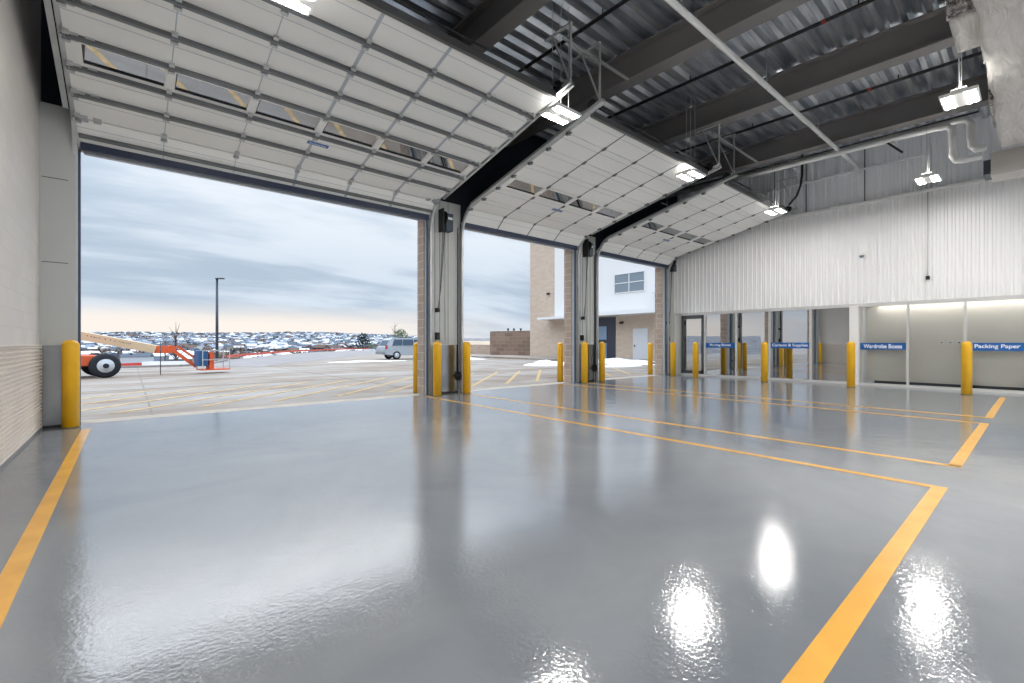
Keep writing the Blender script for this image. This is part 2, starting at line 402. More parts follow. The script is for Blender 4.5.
# right side: ribbed white wall above the shopfront
def ribbed(x0, y0, y1, z0, z1, pitch=0.15, dep=0.028):
    p = []; y = y0
    while y < y1-0.001:
        for (f, dd) in ((0, 0), (0.30, 0), (0.42, dep), (0.86, dep), (1.0, 0)):
            yy = min(y+f*pitch, y1)
            if not p or yy > p[-1][1]+1e-5: p.append((x0-dd, yy, z0))
        y += pitch
    return MB().sheet(p, (0, 0, z1-z0), (0.06, 0, 0))
struct(ribbed(XW, YB, D, 2.46, 5.45).build('wall_right', WHITE))
struct(box(XW-0.06, XW+0.2, YB, D-0.03, 5.45, 5.53).build('trim_4', WHITEM))
struct(box(XW-0.045, XW+0.06, YB, D-0.001, 2.40, 2.46).build('trim_5', ALU))
struct(box(XW-0.04, XW+0.0, 2.03, 2.05, 2.5, 5.45).build('trim_6', WHITEM))
struct(box(XW+0.06, XB, YB, D-0.03, 5.30, 5.44).build('trim_10', WHITEM))
struct(ribbed(XB, YB, D, 5.44, 9.0, 0.2, 0.03).build('wall_right_upper', UPW))
lo = ribbed(XB-0.05, 2.03, D, 5.44, 6.52, 0.17, 0.03); lo.box(XB-0.10, XB, 2.01, D-0.03, 6.52, 6.58); lo.box(XB-0.10, XB, 2.01, 2.04, 5.44, 6.55)
struct(lo.build('wall_right_ledge', UPW))
se = MB()
for yy in (3.45, 5.0, 5.95): se.box(XB-0.09, XB-0.078, yy, yy+0.03, 5.5, 7.2)
struct(se.build('trim_7', ALUD))

# roof deck with ribs running along X
p = []; y = YB
while y < D:
    for f, dd in ((0, 0), (0.12, 0), (0.2, 0.085), (0.36, 0.085), (0.44, 0.0)):
        p.append((XL-0.1, y+f*0.75, DECKZ(y+f*0.75)+dd))
    y += 0.33
struct(MB().sheet(p, (XB-XL+0.2, 0, 0), (0, 0, 0.25)).build('ceiling', DECK))
# beams
for i, X0 in enumerate((1.75, 4.85, 7.85, 10.95, 14.3)):
    b = MB(); wv = Vector((0, D-0.03-YB, RS*(D-0.03-YB))); zb = FLZ(YB)
    fw = 0.16
    for (x0, x1, z0, z1) in ((X0-fw, X0+fw, 0, 0.03), (X0-0.012, X0+0.012, 0.03, 0.56), (X0-fw, X0+fw, 0.56, 0.59)):
        b.prism([(x0, YB, zb+z0), (x1, YB, zb+z0), (x1, YB, zb+z1), (x0, YB, zb+z1)], wv)
    struct(b.build('roof_beam', BEAM))

# ------------------------------------------------------------------ yellow floor lines
def line(x0, x1, y0, y1, k): struct(box(x0, x1, y0, y1, 0.0005, 0.003).build('floor_line', YLINE))
line(-0.53, -0.43, -3, 9.05, 1)
for a, b in ((-0.43, 5.30), (6.40, 10.12), (11.05, 15.42)): line(a, b, 0.52, 0.62, 1)
for a in (5.30, 6.36, 10.12, 10.97): line(a, a+0.09, 0.52, 9.5, 1)

# ------------------------------------------------------------------ overhead doors
P0 = Vector((0, 9.62, 4.27)); P1 = Vector((0, 9.22, 4.60))
SL = math.atan(0.222); SD = Vector((0, -math.cos(SL), math.sin(SL))); SECL = 0.56
def sec_pts():
    pts = [P0, P1]
    for k in range(7): pts.append(P1+SD*SECL*(k+1))
    return pts
PTS = sec_pts()
def rail_path():
    pts = [Vector((0, 9.56, 0.02)), Vector((0, 9.56, 3.95))]
    for k in range(1, 7):
        a = k/6; pts.append(Vector((0, 9.56-0.42*a**1.7, 3.95+0.72*(1-(1-a)**1.4))))
    e = pts[-1]; pts.append(e+SD*4.2)
    return pts
RP = rail_path()
def overhead(idx, a, b, nb, strutted, label):
    xa, xb = a-0.02, b+0.02
    root = thing('overhead_door', ((a+b)/2, 9.6, HEAD), label, 'garage door', 'white sectional overhead doors')
    X = Vector((1, 0, 0))
    for k in range(8):
        p, q = PTS[k], PTS[k+1]; t = (q-p); L = t.length; t = t.normalized(); nn = X.cross(t).normalized()
        if nn.z < 0: nn = -nn                        # upwards, away from the room
        o = Vector((0, p.y, p.z)); m = MB(); g = 0.006
        if k != 3:
            m.obox(o, X, t, nn, xa, xb, g, L-g, 0, 0.05)
            m.cur = 1; m.obox(o, X, t, nn, xa, xb, L-0.16, L-0.152, -0.002, 0.0)     # pressed crease
            m.cur = 0
        bw = (b-a)/nb
        if k == 3:
            m.obox(o, X, t, nn, xa, xb, g, 0.12, 0, 0.05); m.obox(o, X, t, nn, xa, xb, L-0.09, L-g, 0, 0.05)
            for j in range(nb+1):
                xc = a+j*bw; w0 = 0.13 if j in (0, nb) else 0.06
                m.obox(o, X, t, nn, max(xa, xc-w0), min(xb, xc+w0), 0.12, L-0.09, 0, 0.05)
        s_ = m.build('section', [DOORW, SEALG], root)
        if k == 3:
            for j in range(nb):
                c0 = a+j*bw+(0.13 if j == 0 else 0.06); c1 = a+(j+1)*bw-(0.13 if j == nb-1 else 0.06)
                gm = MB(); gm.obox(o, X, t, nn, c0, c1, 0.12, L-0.09, 0.022, 0.026)
                gm.cur = 1; gm.obox(o, X, t, nn, c0, c1, 0.12, 0.132, 0.003, 0.05); gm.obox(o, X, t, nn, c0, c0+0.012, 0.12, L-0.09, 0.003, 0.05)
                gm.build('window_pane', [DGLASS, BLACK], s_)
        # stiles and hinges
        for j in range(nb+1):
            xc = a+j*bw; hm = MB()
            if k != 3 and 0 < j < nb:
                wd = 0.035 if not strutted else (0.012 if j < 3 else 0.05)
                hm.cur = 0; hm.obox(o, X, t, nn, xc-wd/2, xc+wd/2, 0.01, L-0.01, -0.003, 0)
            hm.cur = 1
            if k > 0:
                hm.obox(o, X, t, nn, xc-0.032, xc+0.032, -0.06, 0.06, -0.014, 0)
                if strutted: hm.obox(o, X, t, nn, xc-0.04, xc+0.04, -0.075, -0.03, -0.05, 0); hm.obox(o, X, t, nn, xc-0.03, xc+0.03, 0.055, 0.10, -0.05, 0)
                hm.tube([o+X*(xc-0.035)-nn*0.02, o+X*(xc+0.035)-nn*0.02], 0.012, 6)
            if j in (0, nb) and not strutted:
                sg = 1 if j == 0 else -1
                hm.tube([o+X*(xc-sg*0.06)-nn*0.02, o+X*(xc+sg*0.05)-nn*0.02], 0.009, 6)
                hm.tube([o+X*(xc-sg*0.06)-nn*0.02, o+X*(xc-sg*0.03)-nn*0.02], 0.03, 10)
            elif j in (0, nb):
                sg = 1 if j == 0 else -1
                hm.obox(o, X, t, nn, xc+sg*0.02, xc+sg*0.11, -0.05 if k else 0, 0.07, -0.03, 0)
                hm.obox(o, X, t, nn, xc+sg*0.17, xc+sg*0.26, -0.05 if k else 0, 0.07, -0.022, 0)
                hm.tube([o+X*(xc-sg*0.06)-nn*0.035, o+X*(xc+sg*0.12)-nn*0.035], 0.009, 6)
                hm.tube([o+X*(xc-sg*0.06)-nn*0.035, o+X*(xc-sg*0.035)-nn*0.035], 0.03, 10)
            if hm.v: hm.build('hinge', [STRUT if not strutted else SEALG, GALVR if strutted else STRUT], s_)
        # stiffening struts
        if strutted and k in (0, 2, 3, 4, 5, 6, 7):
            if k == 0: offs = [0.24]
            else: offs = [0.035]
            sm = MB()
            for of in offs:
                sm.obox(o, X, t, nn, xa+0.02, xb-0.02, of-0.022, of+0.022, -0.012, -0.0005)
                sm.obox(o, X, t, nn, xa+0.02, xb-0.02, of-0.022, of-0.017, -0.06, -0.012)
                sm.obox(o, X, t, nn, xa+0.02, xb-0.02, of+0.012, of+0.017, -0.06, -0.012)
                sm.obox(o, X, t, nn, xa+0.02, xb-0.02, of-0.022, of+0.017, -0.064, -0.058)
            sm.build('strut', STRUT, s_)
    # bottom seal
    sm = MB(); sm.box(a+0.01, b-0.01, 9.53, 9.60, HEAD-0.08, HEAD+0.05); sm.cur = 1; sm.box(a+0.04, b-0.04, 9.70, 9.78, HEAD-0.085, HEAD-0.01)
    sm.build('bottom_seal', [SEAL, SEALG], root)
    # top edge strut and drums
    e = PTS[-1]; tm = MB()
    tm.box(xa, xb, e.y-0.07, e.y-0.01, e.z-0.03, e.z+0.08)
    tm.build('top_strut', mat('strut_dark', srgb(98, 98, 98), 0.4, 0.5), root)
    sh = MB().tube([(xa-0.10, e.y-0.10, e.z+0.14), (xb+0.10, e.y-0.10, e.z+0.14)], 0.016, 8)
    sh.build('torsion_shaft', BLACK, root)
    for xx in (xa-0.03, xb+0.03):
        MB().lathe((xx-0.05, e.y-0.10, e.z+0.14), [(0.10, 0), (0.10, 0.01), (0.075, 0.02), (0.075, 0.08), (0.10, 0.09), (0.10, 0.10)], 16, X).build('cable_drum', BLACK, root)
    # rails both sides
    for sg, xx in ((-1, a-0.07), (1, b+0.07)):
        tr = MB()
        for i in range(len(RP)-1):
            p, q = RP[i], RP[i+1]; t = (q-p).normalized(); L = (q-p).length; nn = X.cross(t).normalized()
            o = Vector((xx, p.y, p.z))
            tr.obox(o, X, t, nn, -0.004, 0.004, 0, L+0.004, -0.035, 0.035)
            tr.obox(o, X, t, nn, -0.05 if sg > 0 else 0, 0 if sg > 0 else 0.05, 0, L+0.004, -0.035, -0.03)
            tr.obox(o, X, t, nn, -0.05 if sg > 0 else 0, 0 if sg > 0 else 0.05, 0, L+0.004, 0.03, 0.035)
        tr.build('track', GALVR, root)
        # outer angle that carries the sloping track
        p, q = RP[-2], RP[-1]; nn = X.cross(SD).normalized()
        an = MB(); an.obox(Vector((xx+sg*0.045, p.y, p.z)), X, SD, nn, -0.003, 0.003, 0.05, (q-p).length, -0.03, 0.05)
        an.obox(Vector((xx+sg*0.045, p.y, p.z)), X, SD, nn, -0.03, 0.03, 0.05, (q-p).length, 0.045, 0.05)
        an.build('track_angle', GALVR, root)
        # hangers to the roof
        hg = MB(); ex_, ey, ez = xx+sg*0.045, RP[-1].y+0.05, RP[-1].z
        hg.bar((ex_, ey, ez), (ex_, ey, FLZ(ey)), 0.04, 0.02)
        hg.bar((ex_, ey, ez), (ex_, ey+0.42, FLZ(ey)), 0.04, 0.02)
        hg.bar((ex_, ey-0.03, FLZ(ey)), (ex_, ey+0.6, FLZ(ey)), 0.05, 0.02)
        hg.build('track_hanger', GALVR, root)
    # small blue plate on the second section above
    k = 2; p, q = PTS[k], PTS[k+1]; t = (q-p).normalized(); nn = X.cross(t).normalized()
    if nn.z < 0: nn = -nn
    cx = (a+b)/2+(0.10 if nb == 6 else -0.0); pw = 0.36
    o = Vector((cx, p.y, p.z))
    pl = MB().obox(o, X, t, nn, -pw/2, pw/2, 0.30, 0.38, -0.008, 0).build('maker_plate', mat('plate_blue', srgb(60, 106, 168), 0.4), root)
    text('lettering', 'Overhead Door', TXT, o+t*0.34-nn*0.0095, X, t, pw*0.82, 0.045, pl)
    return root
overhead(1, *OPEN[0], 6, True, 'widest raised white sectional door nearest the block wall, with dark cross struts and six lites')
overhead(2, *OPEN[1], 4, False, 'raised white sectional door between the two free-standing grey piers, four lites')
overhead(3, *OPEN[2], 4, False, 'raised white sectional door beside the ribbed white wall, four lites')

# angled sway braces under the roof
for (xx, nm) in ((5.75, 'first'), (11.25, 'second')):
    y0 = RP[-1].y+0.05; t0 = Vector((xx, y0+0.3, FLZ(y0)-0.03))
    b = MB().bar(t0, (xx+(1.9 if xx < 7 else 2.75), y0+0.3, FLZ(y0)-0.03), 0.05, 0.03)
    tag(b.build('sway_brace', GALVR, None), 'slanting steel brace under the roof above the %s grey pier' % nm, 'brace')

# ------------------------------------------------------------------ door operators on the piers
def operator(x0, wide, label, z=4.05, text_=True):
    root = thing('door_operator', (x0, D-0.02, z), label, 'door opener', 'door operators on the piers')
    MB().box(x0-0.09, x0-0.06, D-0.22, D, z-0.22, z+0.34).build('mounting_plate', BLACK, root)
    MB().box(x0, x0+wide, D-0.22, D-0.01, z-0.20, z+0.24).build('housing', DGREY, root, 0.02)
    MB().box(x0+wide*0.25, x0+wide*0.85, D-0.224, D-0.22, z+0.08, z+0.14).build('label_plate', TXT, root)
    g = MB(); g.lathe((x0-0.03, D-0.16, z+0.12), [(0.15, 0), (0.16, 0.008), (0.16, 0.018), (0.15, 0.026)], 20, Vector((1, 0, 0)))
    g.lathe((x0-0.04, D-0.16, z+0.12), [(0.03, -0.02), (0.03, 0.06)], 10, Vector((1, 0, 0))); g.build('sprocket', BLACK, root)
    g = MB()
    g.tube([(x0-0.05, D-0.16, z), (x0-0.12, D-0.14, 2.6), (x0-0.16, D-0.13, 2.1)], 0.010, 6)
    g.tube([(x0+0.00, D-0.16, z), (x0-0.08, D-0.10, 2.6), (x0-0.16, D-0.10, 2.1)], 0.010, 6)
    g.build('hand_chain', STRUT, root)
    MB().box(x0-0.19, x0-0.13, D-0.13, D-0.01, 2.02, 2.12).build('chain_keeper', BLACK, root)
    MB().tube([(x0+wide*0.4, D-0.03, z-0.2), (x0+wide*0.4, D-0.03, 1.3)], 0.010, 6).build('conduit', ALU, root)
    return root
operator(5.92, 0.21, 'dark blue-grey door opener box on the pier nearest the block wall', 4.22)
operator(11.33, 0.17, 'black door opener on the middle grey pier', 4.28)
operator(16.46, 0.22, 'black door opener in the corner beside the ribbed white wall', 4.32)
for x0, lab in ((5.76, 'nearest the block wall'), (11.14, 'in the middle'), (16.34, 'by the shopfront corner')):
    b = MB(); b.box(x0-0.04, x0+0.04, D-0.11, D-0.02, 1.34, 1.52); b.tube([(x0, D-0.10, 1.49), (x0, D-0.13, 1.49)], 0.02, 8)
    tag(b.build('control_station', BLACK), 'small black push-button box on the grey pier %s' % lab, 'switch')
for x0, lab in ((6.40, 'pier nearest the block wall'), (11.82, 'middle pier')):
    b = MB(); b.box(x0-0.10, x0+0.03, D-0.13, D-0.07, 0.40, 0.46); b.box(x0-0.03, x0+0.01, D-0.12, D-0.02, 0.32, 0.54); b.tube([(x0-0.02, D-0.03, 0.5), (x0-0.02, D-0.03, 4.2)], 0.012, 6)
    tag(b.build('photo_eye', BLACK), 'small black safety sensor low on the side of the %s' % lab, 'sensor')

# ------------------------------------------------------------------ bollards
def bollard(x0, y0, label, first=[None]):
    if first[0] is None:
        r = thing('bollard', (0, 0, 0), label, 'bollard', 'yellow safety bollards')
        rr = 0.100; prof = [(rr, 0.0), (rr, 1.22)]+[(rr*math.cos(t), 1.22+0.085*math.sin(t)) for t in [k*math.pi/16 for k in range(1, 9)]]
        MB().lathe((0, 0, 0), prof, 28).build('sleeve', YEL, r)
        MB().lathe((0, 0, 0), [(rr+0.006, 0.0), (rr+0.006, 0.012), (rr-0.01, 0.018)], 28).build('base_ring', YELB, r)
        first[0] = r; o = r
    else: o = copy_tree(first[0])
    o.location = (x0, y0, 0.001 if y0 < D else -0.02); o['label'] = label
for x0, y0, lab in (
    (-0.665, 9.375, 'yellow bollard beside the ribbed steel wainscot of the block wall'),
    (5.62, 10.36, 'yellow bollard outside, against the block side of the first pier'),
    (5.60, 9.34, 'yellow bollard inside at the near corner of the first grey pier'),
    (6.42, 9.30, 'yellow bollard inside at the far corner of the first grey pier'),
    (10.92, 10.36, 'yellow bollard outside, against the block side of the middle pier'),
    (10.98, 9.36, 'yellow bollard inside at the near corner of the middle pier'),
    (11.80, 9.32, 'yellow bollard inside at the far corner of the middle pier'),
    (16.24, 10.36, 'yellow bollard outside the last opening, in front of the tan building'),
    (16.02, 9.22, 'yellow bollard in the corner where the last door meets the shopfront'),
    (15.80, 8.20, 'yellow bollard in front of the glass entry door of the shopfront'),
    (15.80, 5.85, 'yellow bollard in front of the mullion left of the third blue glass sign'),
    (15.80, 3.54, 'yellow bollard in front of the wide white post of the shopfront'),
    (15.62, 1.18, 'yellow bollard in front of the blue Packing Paper sign')): bollard(x0, y0, lab)

# ------------------------------------------------------------------ shopfront
GX = XW+0.02
bays = [9.40, 8.40, 7.26, 6.10, 4.85, 3.81, 3.59, 2.46, 1.33, 0.10, -1.1, -2.3]
bays = [9.38, 8.39, 7.22, 6.09, 4.86, 3.81, 3.59, 2.46, 1.30, 0.05, -1.2, -2.4]
fr = MB()
for i, yy in enumerate(bays):
    if i in (5, 6): continue
    w0 = 0.035
    fr.box(XW-0.04, XW+0.07, yy-w0/1.3, yy+w0/1.3, 0, 2.40)
fr.box(XW-0.045, XW+0.075, -9.0, 9.45, 2.36, 2.40); fr.box(XW-0.045, XW+0.075, -9.0, 9.45, 0.0, 0.07)
struct(fr.build('window_frame', ALU))
struct(box(XW-0.06, XW+0.10, 3.585, 3.815, 0.0, 2.40).build('pillar', WHITEM))
for i in range(len(bays)-1):
    if i == 5: continue
    gm = GLASS if i < 5 else GLASSC
    struct(box(GX, GX+0.006, bays[i+1]+0.027, bays[i]-0.027, 0.07, 2.36).build('window_%d' % (i+1), gm))
struct(box(XW, XW+0.1, 9.42, D, 0, 2.40).build('wall_right_stub', WHITEM))
struct(box(XW, XW+0.1, YB, -2.42, 0.07, 2.36).build('wall_right_lower', WHITEM))
# entry door in first bay
dr = MB()
for a, b, c, d in ((9.34, 9.26, 0.07, 2.36), (8.52, 8.44, 0.07, 2.36), (9.34, 8.44, 0.07, 0.20), (9.34, 8.44, 2.22, 2.36)):
    dr.box(XW-0.035, XW+0.015, min(a, b), max(a, b), c, d)
o = struct(dr.build('door_1', ALUD))
MB().tube([(XW-0.07, 8.60, 0.9), (XW-0.07, 8.60, 1.3)], 0.015, 8).build('door_handle', GALVR, o)
# showroom shell
struct(box(XW+0.1, 21.2, 3.5, 3.6, 0, 2.4).build('wall_showroom_side', WHITEM))
struct(box(21.2, 21.3, 3.5, D+0.1, 0, 2.6).build('wall_showroom_back', mat('showroom_wall', srgb(150, 150, 150), 0.6)))
struct(box(XW+0.1, 21.3, D-0.1, D, 0, 2.44).build('wall_showroom_front', mat('showroom_wall_b', srgb(150, 150, 152), 0.6)))
struct(box(XW+0.08, 21.3, YB, D+0.1, 2.44, 2.54).build('ceiling_showroom', WHITEM))
struct(box(XB, 21.3, YB, D+0.1, -0.2, 0.0).build('floor_showroom', FLOOR))
# greige boards behind the clear glass
for i, (a, b) in enumerate(((3.47, -2.35),)):
    struct(box(17.25, 17.30, b, a, 0.13, 2.44).build('wall_backing_%d' % (i+1), GREIGE))
struct(box(17.35, 17.4, -2.4, 3.3, 0, 0.13).build('baseboard_9', DGREY))
t = thing('outlet_strip', (17.24, 1.6, 1.27), 'row of three small white outlets on the greige board behind the glass', 'outlet')
for k in range(3):
    MB().box(17.23, 17.25, 1.40+k*0.17, 1.50+k*0.17, 1.22, 1.33).build('faceplate', WHITEM, t)
    MB().box(17.225, 17.23, 1.43+k*0.17, 1.47+k*0.17, 1.26, 1.29).build('socket', BLACK, t)
# office tubes on the showroom ceiling
for k, (xx, yy) in enumerate(((18.5, 5.0), (18.5, 7.6), (20.2, 6.2))):
    t = thing('ceiling_light', (xx, yy, 2.44), ('long lit ceiling tube in the showroom nearest the white post', 'long lit ceiling tube in the showroom nearest the entry door', 'long lit ceiling tube at the back of the showroom')[k], 'light', 'showroom ceiling lights')
    MB().box(xx-0.08, xx+0.08, yy-0.6, yy+0.6, 2.39, 2.44).build('housing', WHITEM, t)
    MB().box(xx-0.06, xx+0.06, yy-0.58, yy+0.58, 2.385, 2.39).build('diffuser', STRIPC, t)
# clear-side light
t = thing('ceiling_light', (17.12, 0.5, 2.44), 'slim lit tube above the greige boards behind the glass', 'light', 'showroom ceiling lights')
MB().box(17.08, 17.18, -2.2, 3.3, 2.41, 2.44).build('housing', WHITEM, t); MB().box(17.09, 17.17, -2.1, 3.2, 2.405, 2.41).build('diffuser', emit('slim_tube', (1, .95, .88, 1), 7), t)
# blue signs on the glass
def sign(y0, y1, z0, z1, s, label, frac, off=0.0):
    root = thing('glass_sign', (XW-0.01, (y0+y1)/2, (z0+z1)/2), label, 'sign', 'blue signs on the glass')
    MB().box(XW+0.010, XW+0.018, y1, y0, z0, z1).build('band', BLUE, root)
    text('lettering', s, TXT, (XW+0.008, (y0+y1)/2+off, (z0+z1)/2), (0, -1, 0), (0, 0, 1), abs(y0-y1)*frac, (z1-z0)*0.62, root, 0.003, 0.02)
sign(8.36, 7.26, 1.09, 1.28, 'Moving Boxes', 'blue band sign on the glass, the one nearest the entry door', 0.72)
sign(6.06, 4.90, 1.09, 1.28, 'Cartons & Supplies', 'blue band sign on reflective glass, left of the bay beside the white post', 0.92)
sign(3.56, 2.50, 1.07, 1.27, 'Wardrobe Boxes', 'blue band sign reading Wardrobe Boxes', 0.84)
sign(1.27, 0.09, 1.06, 1.27, 'Packing Paper', 'blue band sign reading Packing Paper', 0.68, 0.05)
# showroom furniture
def table(x0, y0, label):
    t = thing('display_table', (x0, y0, 0), label, 'table')
    MB().box(x0-0.35, x0+0.35, y0-0.8, y0+0.8, 0.72, 0.76).build('tabletop', BLACK, t)
    for a in (-0.3, 0.3):
        for b in (-0.74, 0.74): MB().box(x0+a-0.02, x0+a+0.02, y0+b-0.02, y0+b+0.02, 0, 0.72).build('leg', BLACK, t)
table(17.9, 8.0, 'long black-topped table behind the glass near the entry door')
def chair(x0, y0, label, m):
    t = thing('office_chair', (x0, y0, 0), label, 'chair', 'chairs in the showroom')
    MB().box(x0-0.22, x0+0.22, y0-0.22, y0+0.22, 0.44, 0.50).build('seat', m, t, 0.02)
    MB().box(x0+0.18, x0+0.23, y0-0.2, y0+0.2, 0.56, 1.0).build('backrest', m, t, 0.02)
    MB().tube([(x0, y0, 0.08), (x0, y0, 0.44)], 0.025, 8).build('column', BLACK, t)
    for k in range(4):
        an = k*math.pi/2+0.4; MB().bar((x0, y0, 0.09), (x0+0.27*math.cos(an), y0+0.27*math.sin(an), 0.03), 0.035, 0.03).build('leg', BLACK, t)
chair(18.7, 8.7, 'black swivel chair behind the black table', BLACK); chair(18.9, 5.6, 'dark grey swivel chair in the middle of the showroom', DGREY)
BOXC = mat('cardboard', srgb(176, 140, 100), 0.85, 0, 0.2, (4, 0.08))
def shelf(x0, y0, w0, label):
    t = thing('display_shelf', (x0, y0, 0), label, 'shelf')
    for k in range(4): MB().box(x0-0.2, x0+0.2, y0-w0/2, y0+w0/2, 0.12+k*0.5, 0.15+k*0.5).build('shelf_board', BLACK, t)
    for a in (-0.19, 0.19):
        for b in (-w0/2, w0/2-0.03): MB().box(x0+a-0.015, x0+a+0.015, y0+b, y0+b+0.03, 0, 1.8).build('upright', BLACK, t)
    n = 0
    for k in range(3):
        for j in range(4):
            ww = 0.24; yy = y0-w0/2+0.18+j*(w0-0.36)/3
            c = box(x0-0.14, x0+0.12, yy-ww/2, yy+ww/2, 0.151+k*0.5, 0.151+k*0.5+0.16+0.05*((j*3+k) % 4)).build('cardboard_box', BOXC, None, 0, (x0, yy, 0.15+k*0.5))
            tag(c, 'small cardboard box on the %s rack board, %s' % (('lowest', 'second', 'third')[k], ('nearest the white post', 'second from the white post', 'third from the white post', 'nearest the entry door')[j]), 'box', 'boxes on the showroom rack')
shelf(18.6, 6.45, 1.5, 'black shelf rack in the showroom with small brown boxes')
for yy, lab in ((7.0, 'black waste bin behind the glass left of the second mullion'), (5.35, 'black waste bin behind the Cartons sign')):
    t = MB().lathe((17.45, yy, 0), [(0.16, 0), (0.18, 0.85), (0.19, 0.86), (0.19, 0.9), (0.10, 0.94)], 16).build('waste_bin', BLACK, None, 0, (17.45, yy, 0)); tag(t, lab, 'bin')
cnt = thing('service_counter', (19.6, 4.6, 0), 'grey and white service counter seen through the bay beside the white post', 'counter')
MB().box(19.3, 19.9, 3.8, 5.3, 0, 0.98).build('body', mat('counter_grey', srgb(140, 144, 156), 0.5), cnt); MB().box(19.2, 20.0, 3.75, 5.4, 0.98, 1.03).build('worktop', WHITEM, cnt)

# ------------------------------------------------------------------ high-bay lights
def highbay(x0, y0, label, z=5.2, first=[None]):
    if first[0] is None:
        r = thing('high_bay_light', (0, 0, 0), label, 'light', 'hanging LED high bays')
        b = MB(); b.box(-0.30, 0.30, -0.225, 0.225, 0.0, 0.05); b.box(-0.22, 0.22, -0.10, 0.10, 0.05, 0.11)
        b.build('housing', WHITEM, r, 0.008)
        for yy in (-0.17, -0.095, 0.095, 0.17):
            MB().box(-0.26, 0.26, yy-0.022, yy+0.022, -0.004, -0.001).build('led_strip', STRIP, r)
        MB().box(-0.20, 0.20, -0.09, 0.09, 0.1105, 0.118).build('added_uplight', emit('added_uplight_glow', (1.0, 0.97, 0.93, 1), ADDED_UP), r)  # added glow, hidden from below, to brighten roof and upper walls
        zt = 1.98
        c = MB(); c.tube([(-0.2, 0, 0.05), (-0.2, 0, zt)], 0.006, 5); c.tube([(0.2, 0, 0.05), (0.2, 0, zt)], 0.006, 5); c.tube([(0.0, 0.0, 0.1), (0.03, 0.02, 0.9), (-0.02, 0, 1.6), (0.05, 0, zt)], 0.007, 5)
        c.build('hanging_wires', GALVR, r); first[0] = r; o = r
    else: o = copy_tree(first[0])
    o.location = (x0, y0, z); o['label'] = label
L1 = 'hanging LED light %s'
highbay(1.32, 5.40, L1 % 'under the widest raised door, cut by the top of the picture', 5.12)
highbay(5.70, 5.40, L1 % 'between the first and second raised doors', 5.2)
highbay(10.10, 5.36, L1 % 'between the second and third raised doors', 5.2)
highbay(14.60, 5.10, L1 % 'under the inner edge of the third raised door', 5.15)
highbay(14.70, 1.77, L1 % 'just in front of the ribbed white wall', 5.2)
highbay(10.27, 0.85, L1 % 'beside the wrapped duct, largest in view', 5.2)
for xx in (1.3, 5.7, 10.1, 14.6):  # unseen lamps added behind the camera to brighten the hall
    for kk_, yy in enumerate((-1.4, -3.4, -5.4, -7.4)):
        highbay(xx, yy, 'added unseen LED light behind the camera, %s row, %s' % (('first', 'second', 'third', 'last')[kk_], {1.3: 'beside the block wall', 5.7: 'second lamp from the block wall', 10.1: 'second lamp from the ribbed wall', 14.6: 'beside the ribbed wall'}[xx]), 5.2)
highbay(5.7, 0.8, L1 % 'above the middle of the hall', 5.2)  # this lamp and the next are added overhead, unseen, for more light
highbay(1.3, 1.6, L1 % 'above the floor beside the block wall', 5.2)

# ------------------------------------------------------------------ services under the roof
for i, X0 in enumerate((6.35, 9.4, 12.7)):
    r = thing('sprinkler_pipe', (X0, 0, 6.95), 'thin black sprinkler pipe under the deck, %s' % ('nearest the block wall', 'in the middle bay', 'nearest the ribbed wall')[i], 'pipe', 'black sprinkler pipes')
    zf = lambda y: 6.92+RS*y
    MB().tube([(X0, YB, zf(YB)), (X0, D-0.05, zf(D))], 0.035, 8).build('pipe', BLACK, r)
    for yy in (-4, -1, 2.0, 5.0, 8.0):
        MB().tube([(X0, yy, zf(yy)), (X0, yy, zf(yy)+0.12)], 0.012, 6).build('sprinkler_head', BLACK, r)
        MB().tube([(X0, yy+0.5, zf(yy+.5)+0.03), (X0, yy+0.5, zf(yy)+0.2)], 0.006, 5).build('hanger_rod', GALVR, r)
        MB().lathe((X0, yy+0.47, zf(yy+.47)), [(0.04, 0), (0.04, 0.06)], 8, Vector((0, 1, 0))).build('coupling', RED if yy < 3 else BLACK, r)
r = thing('cross_pipe', (10, 3.55, 6.3), 'long straight white pipe slanting across under the roof beams', 'pipe')
MB().tube([(XL+0.1, 3.55, 6.20), (XB-0.06, 3.55, 6.52)], 0.05, 14).build('pipe', PIPEW, r)
for xx in (5.5, 8.8, 12.0): MB().tube([(xx+0.9, 3.55, 6.32), (xx+0.9, 3.55, 7.2)], 0.008, 5).build('hanger_rod', GALVR, r)
r = thing('insulated_pipe_pair', (14.6, 4, 6.4), 'pair of thick white insulated pipes running above the ribbed wall', 'pipe')
MB().tube([(14.60, 9.4, 6.52), (14.60, 1.62, 6.36), (14.60, 1.42, 6.33), (14.60, 1.34, 6.22), (14.60, 1.33, 5.9), (14.60, 1.33, 5.62), (14.60, 1.27, 5.49), (14.60, 1.15, 5.46), (14.60, 0.86, 5.46)], 0.07, 12).build('pipe', PIPEW, r)
MB().tube([(14.78, 9.4, 6.60), (14.78, 1.28, 6.47), (14.78, 1.12, 6.44), (14.78, 1.05, 6.32), (14.78, 1.05, 6.0), (14.78, 1.03, 5.80), (14.78, 0.96, 5.70), (14.78, 0.80, 5.68)], 0.07, 12).build('pipe', PIPEW, r)
for yy in (2.4, 4.6, 6.8, 8.8):
    MB().box(14.50, 14.9, yy-0.02, yy+0.02, 6.26, 6.30).build('bracket', GALVR, r); MB().tube([(14.88, yy, 6.28), (14.88, yy, 7.2)], 0.008, 5).build('hanger_rod', GALVR, r)
b = MB().tube([(14.5, 9.4, 6.60), (14.5, 0.9, 6.45)], 0.022, 8); tag(b.build('black_pipe', BLACK), 'thin black pipe running just above the white insulated pipes', 'pipe')
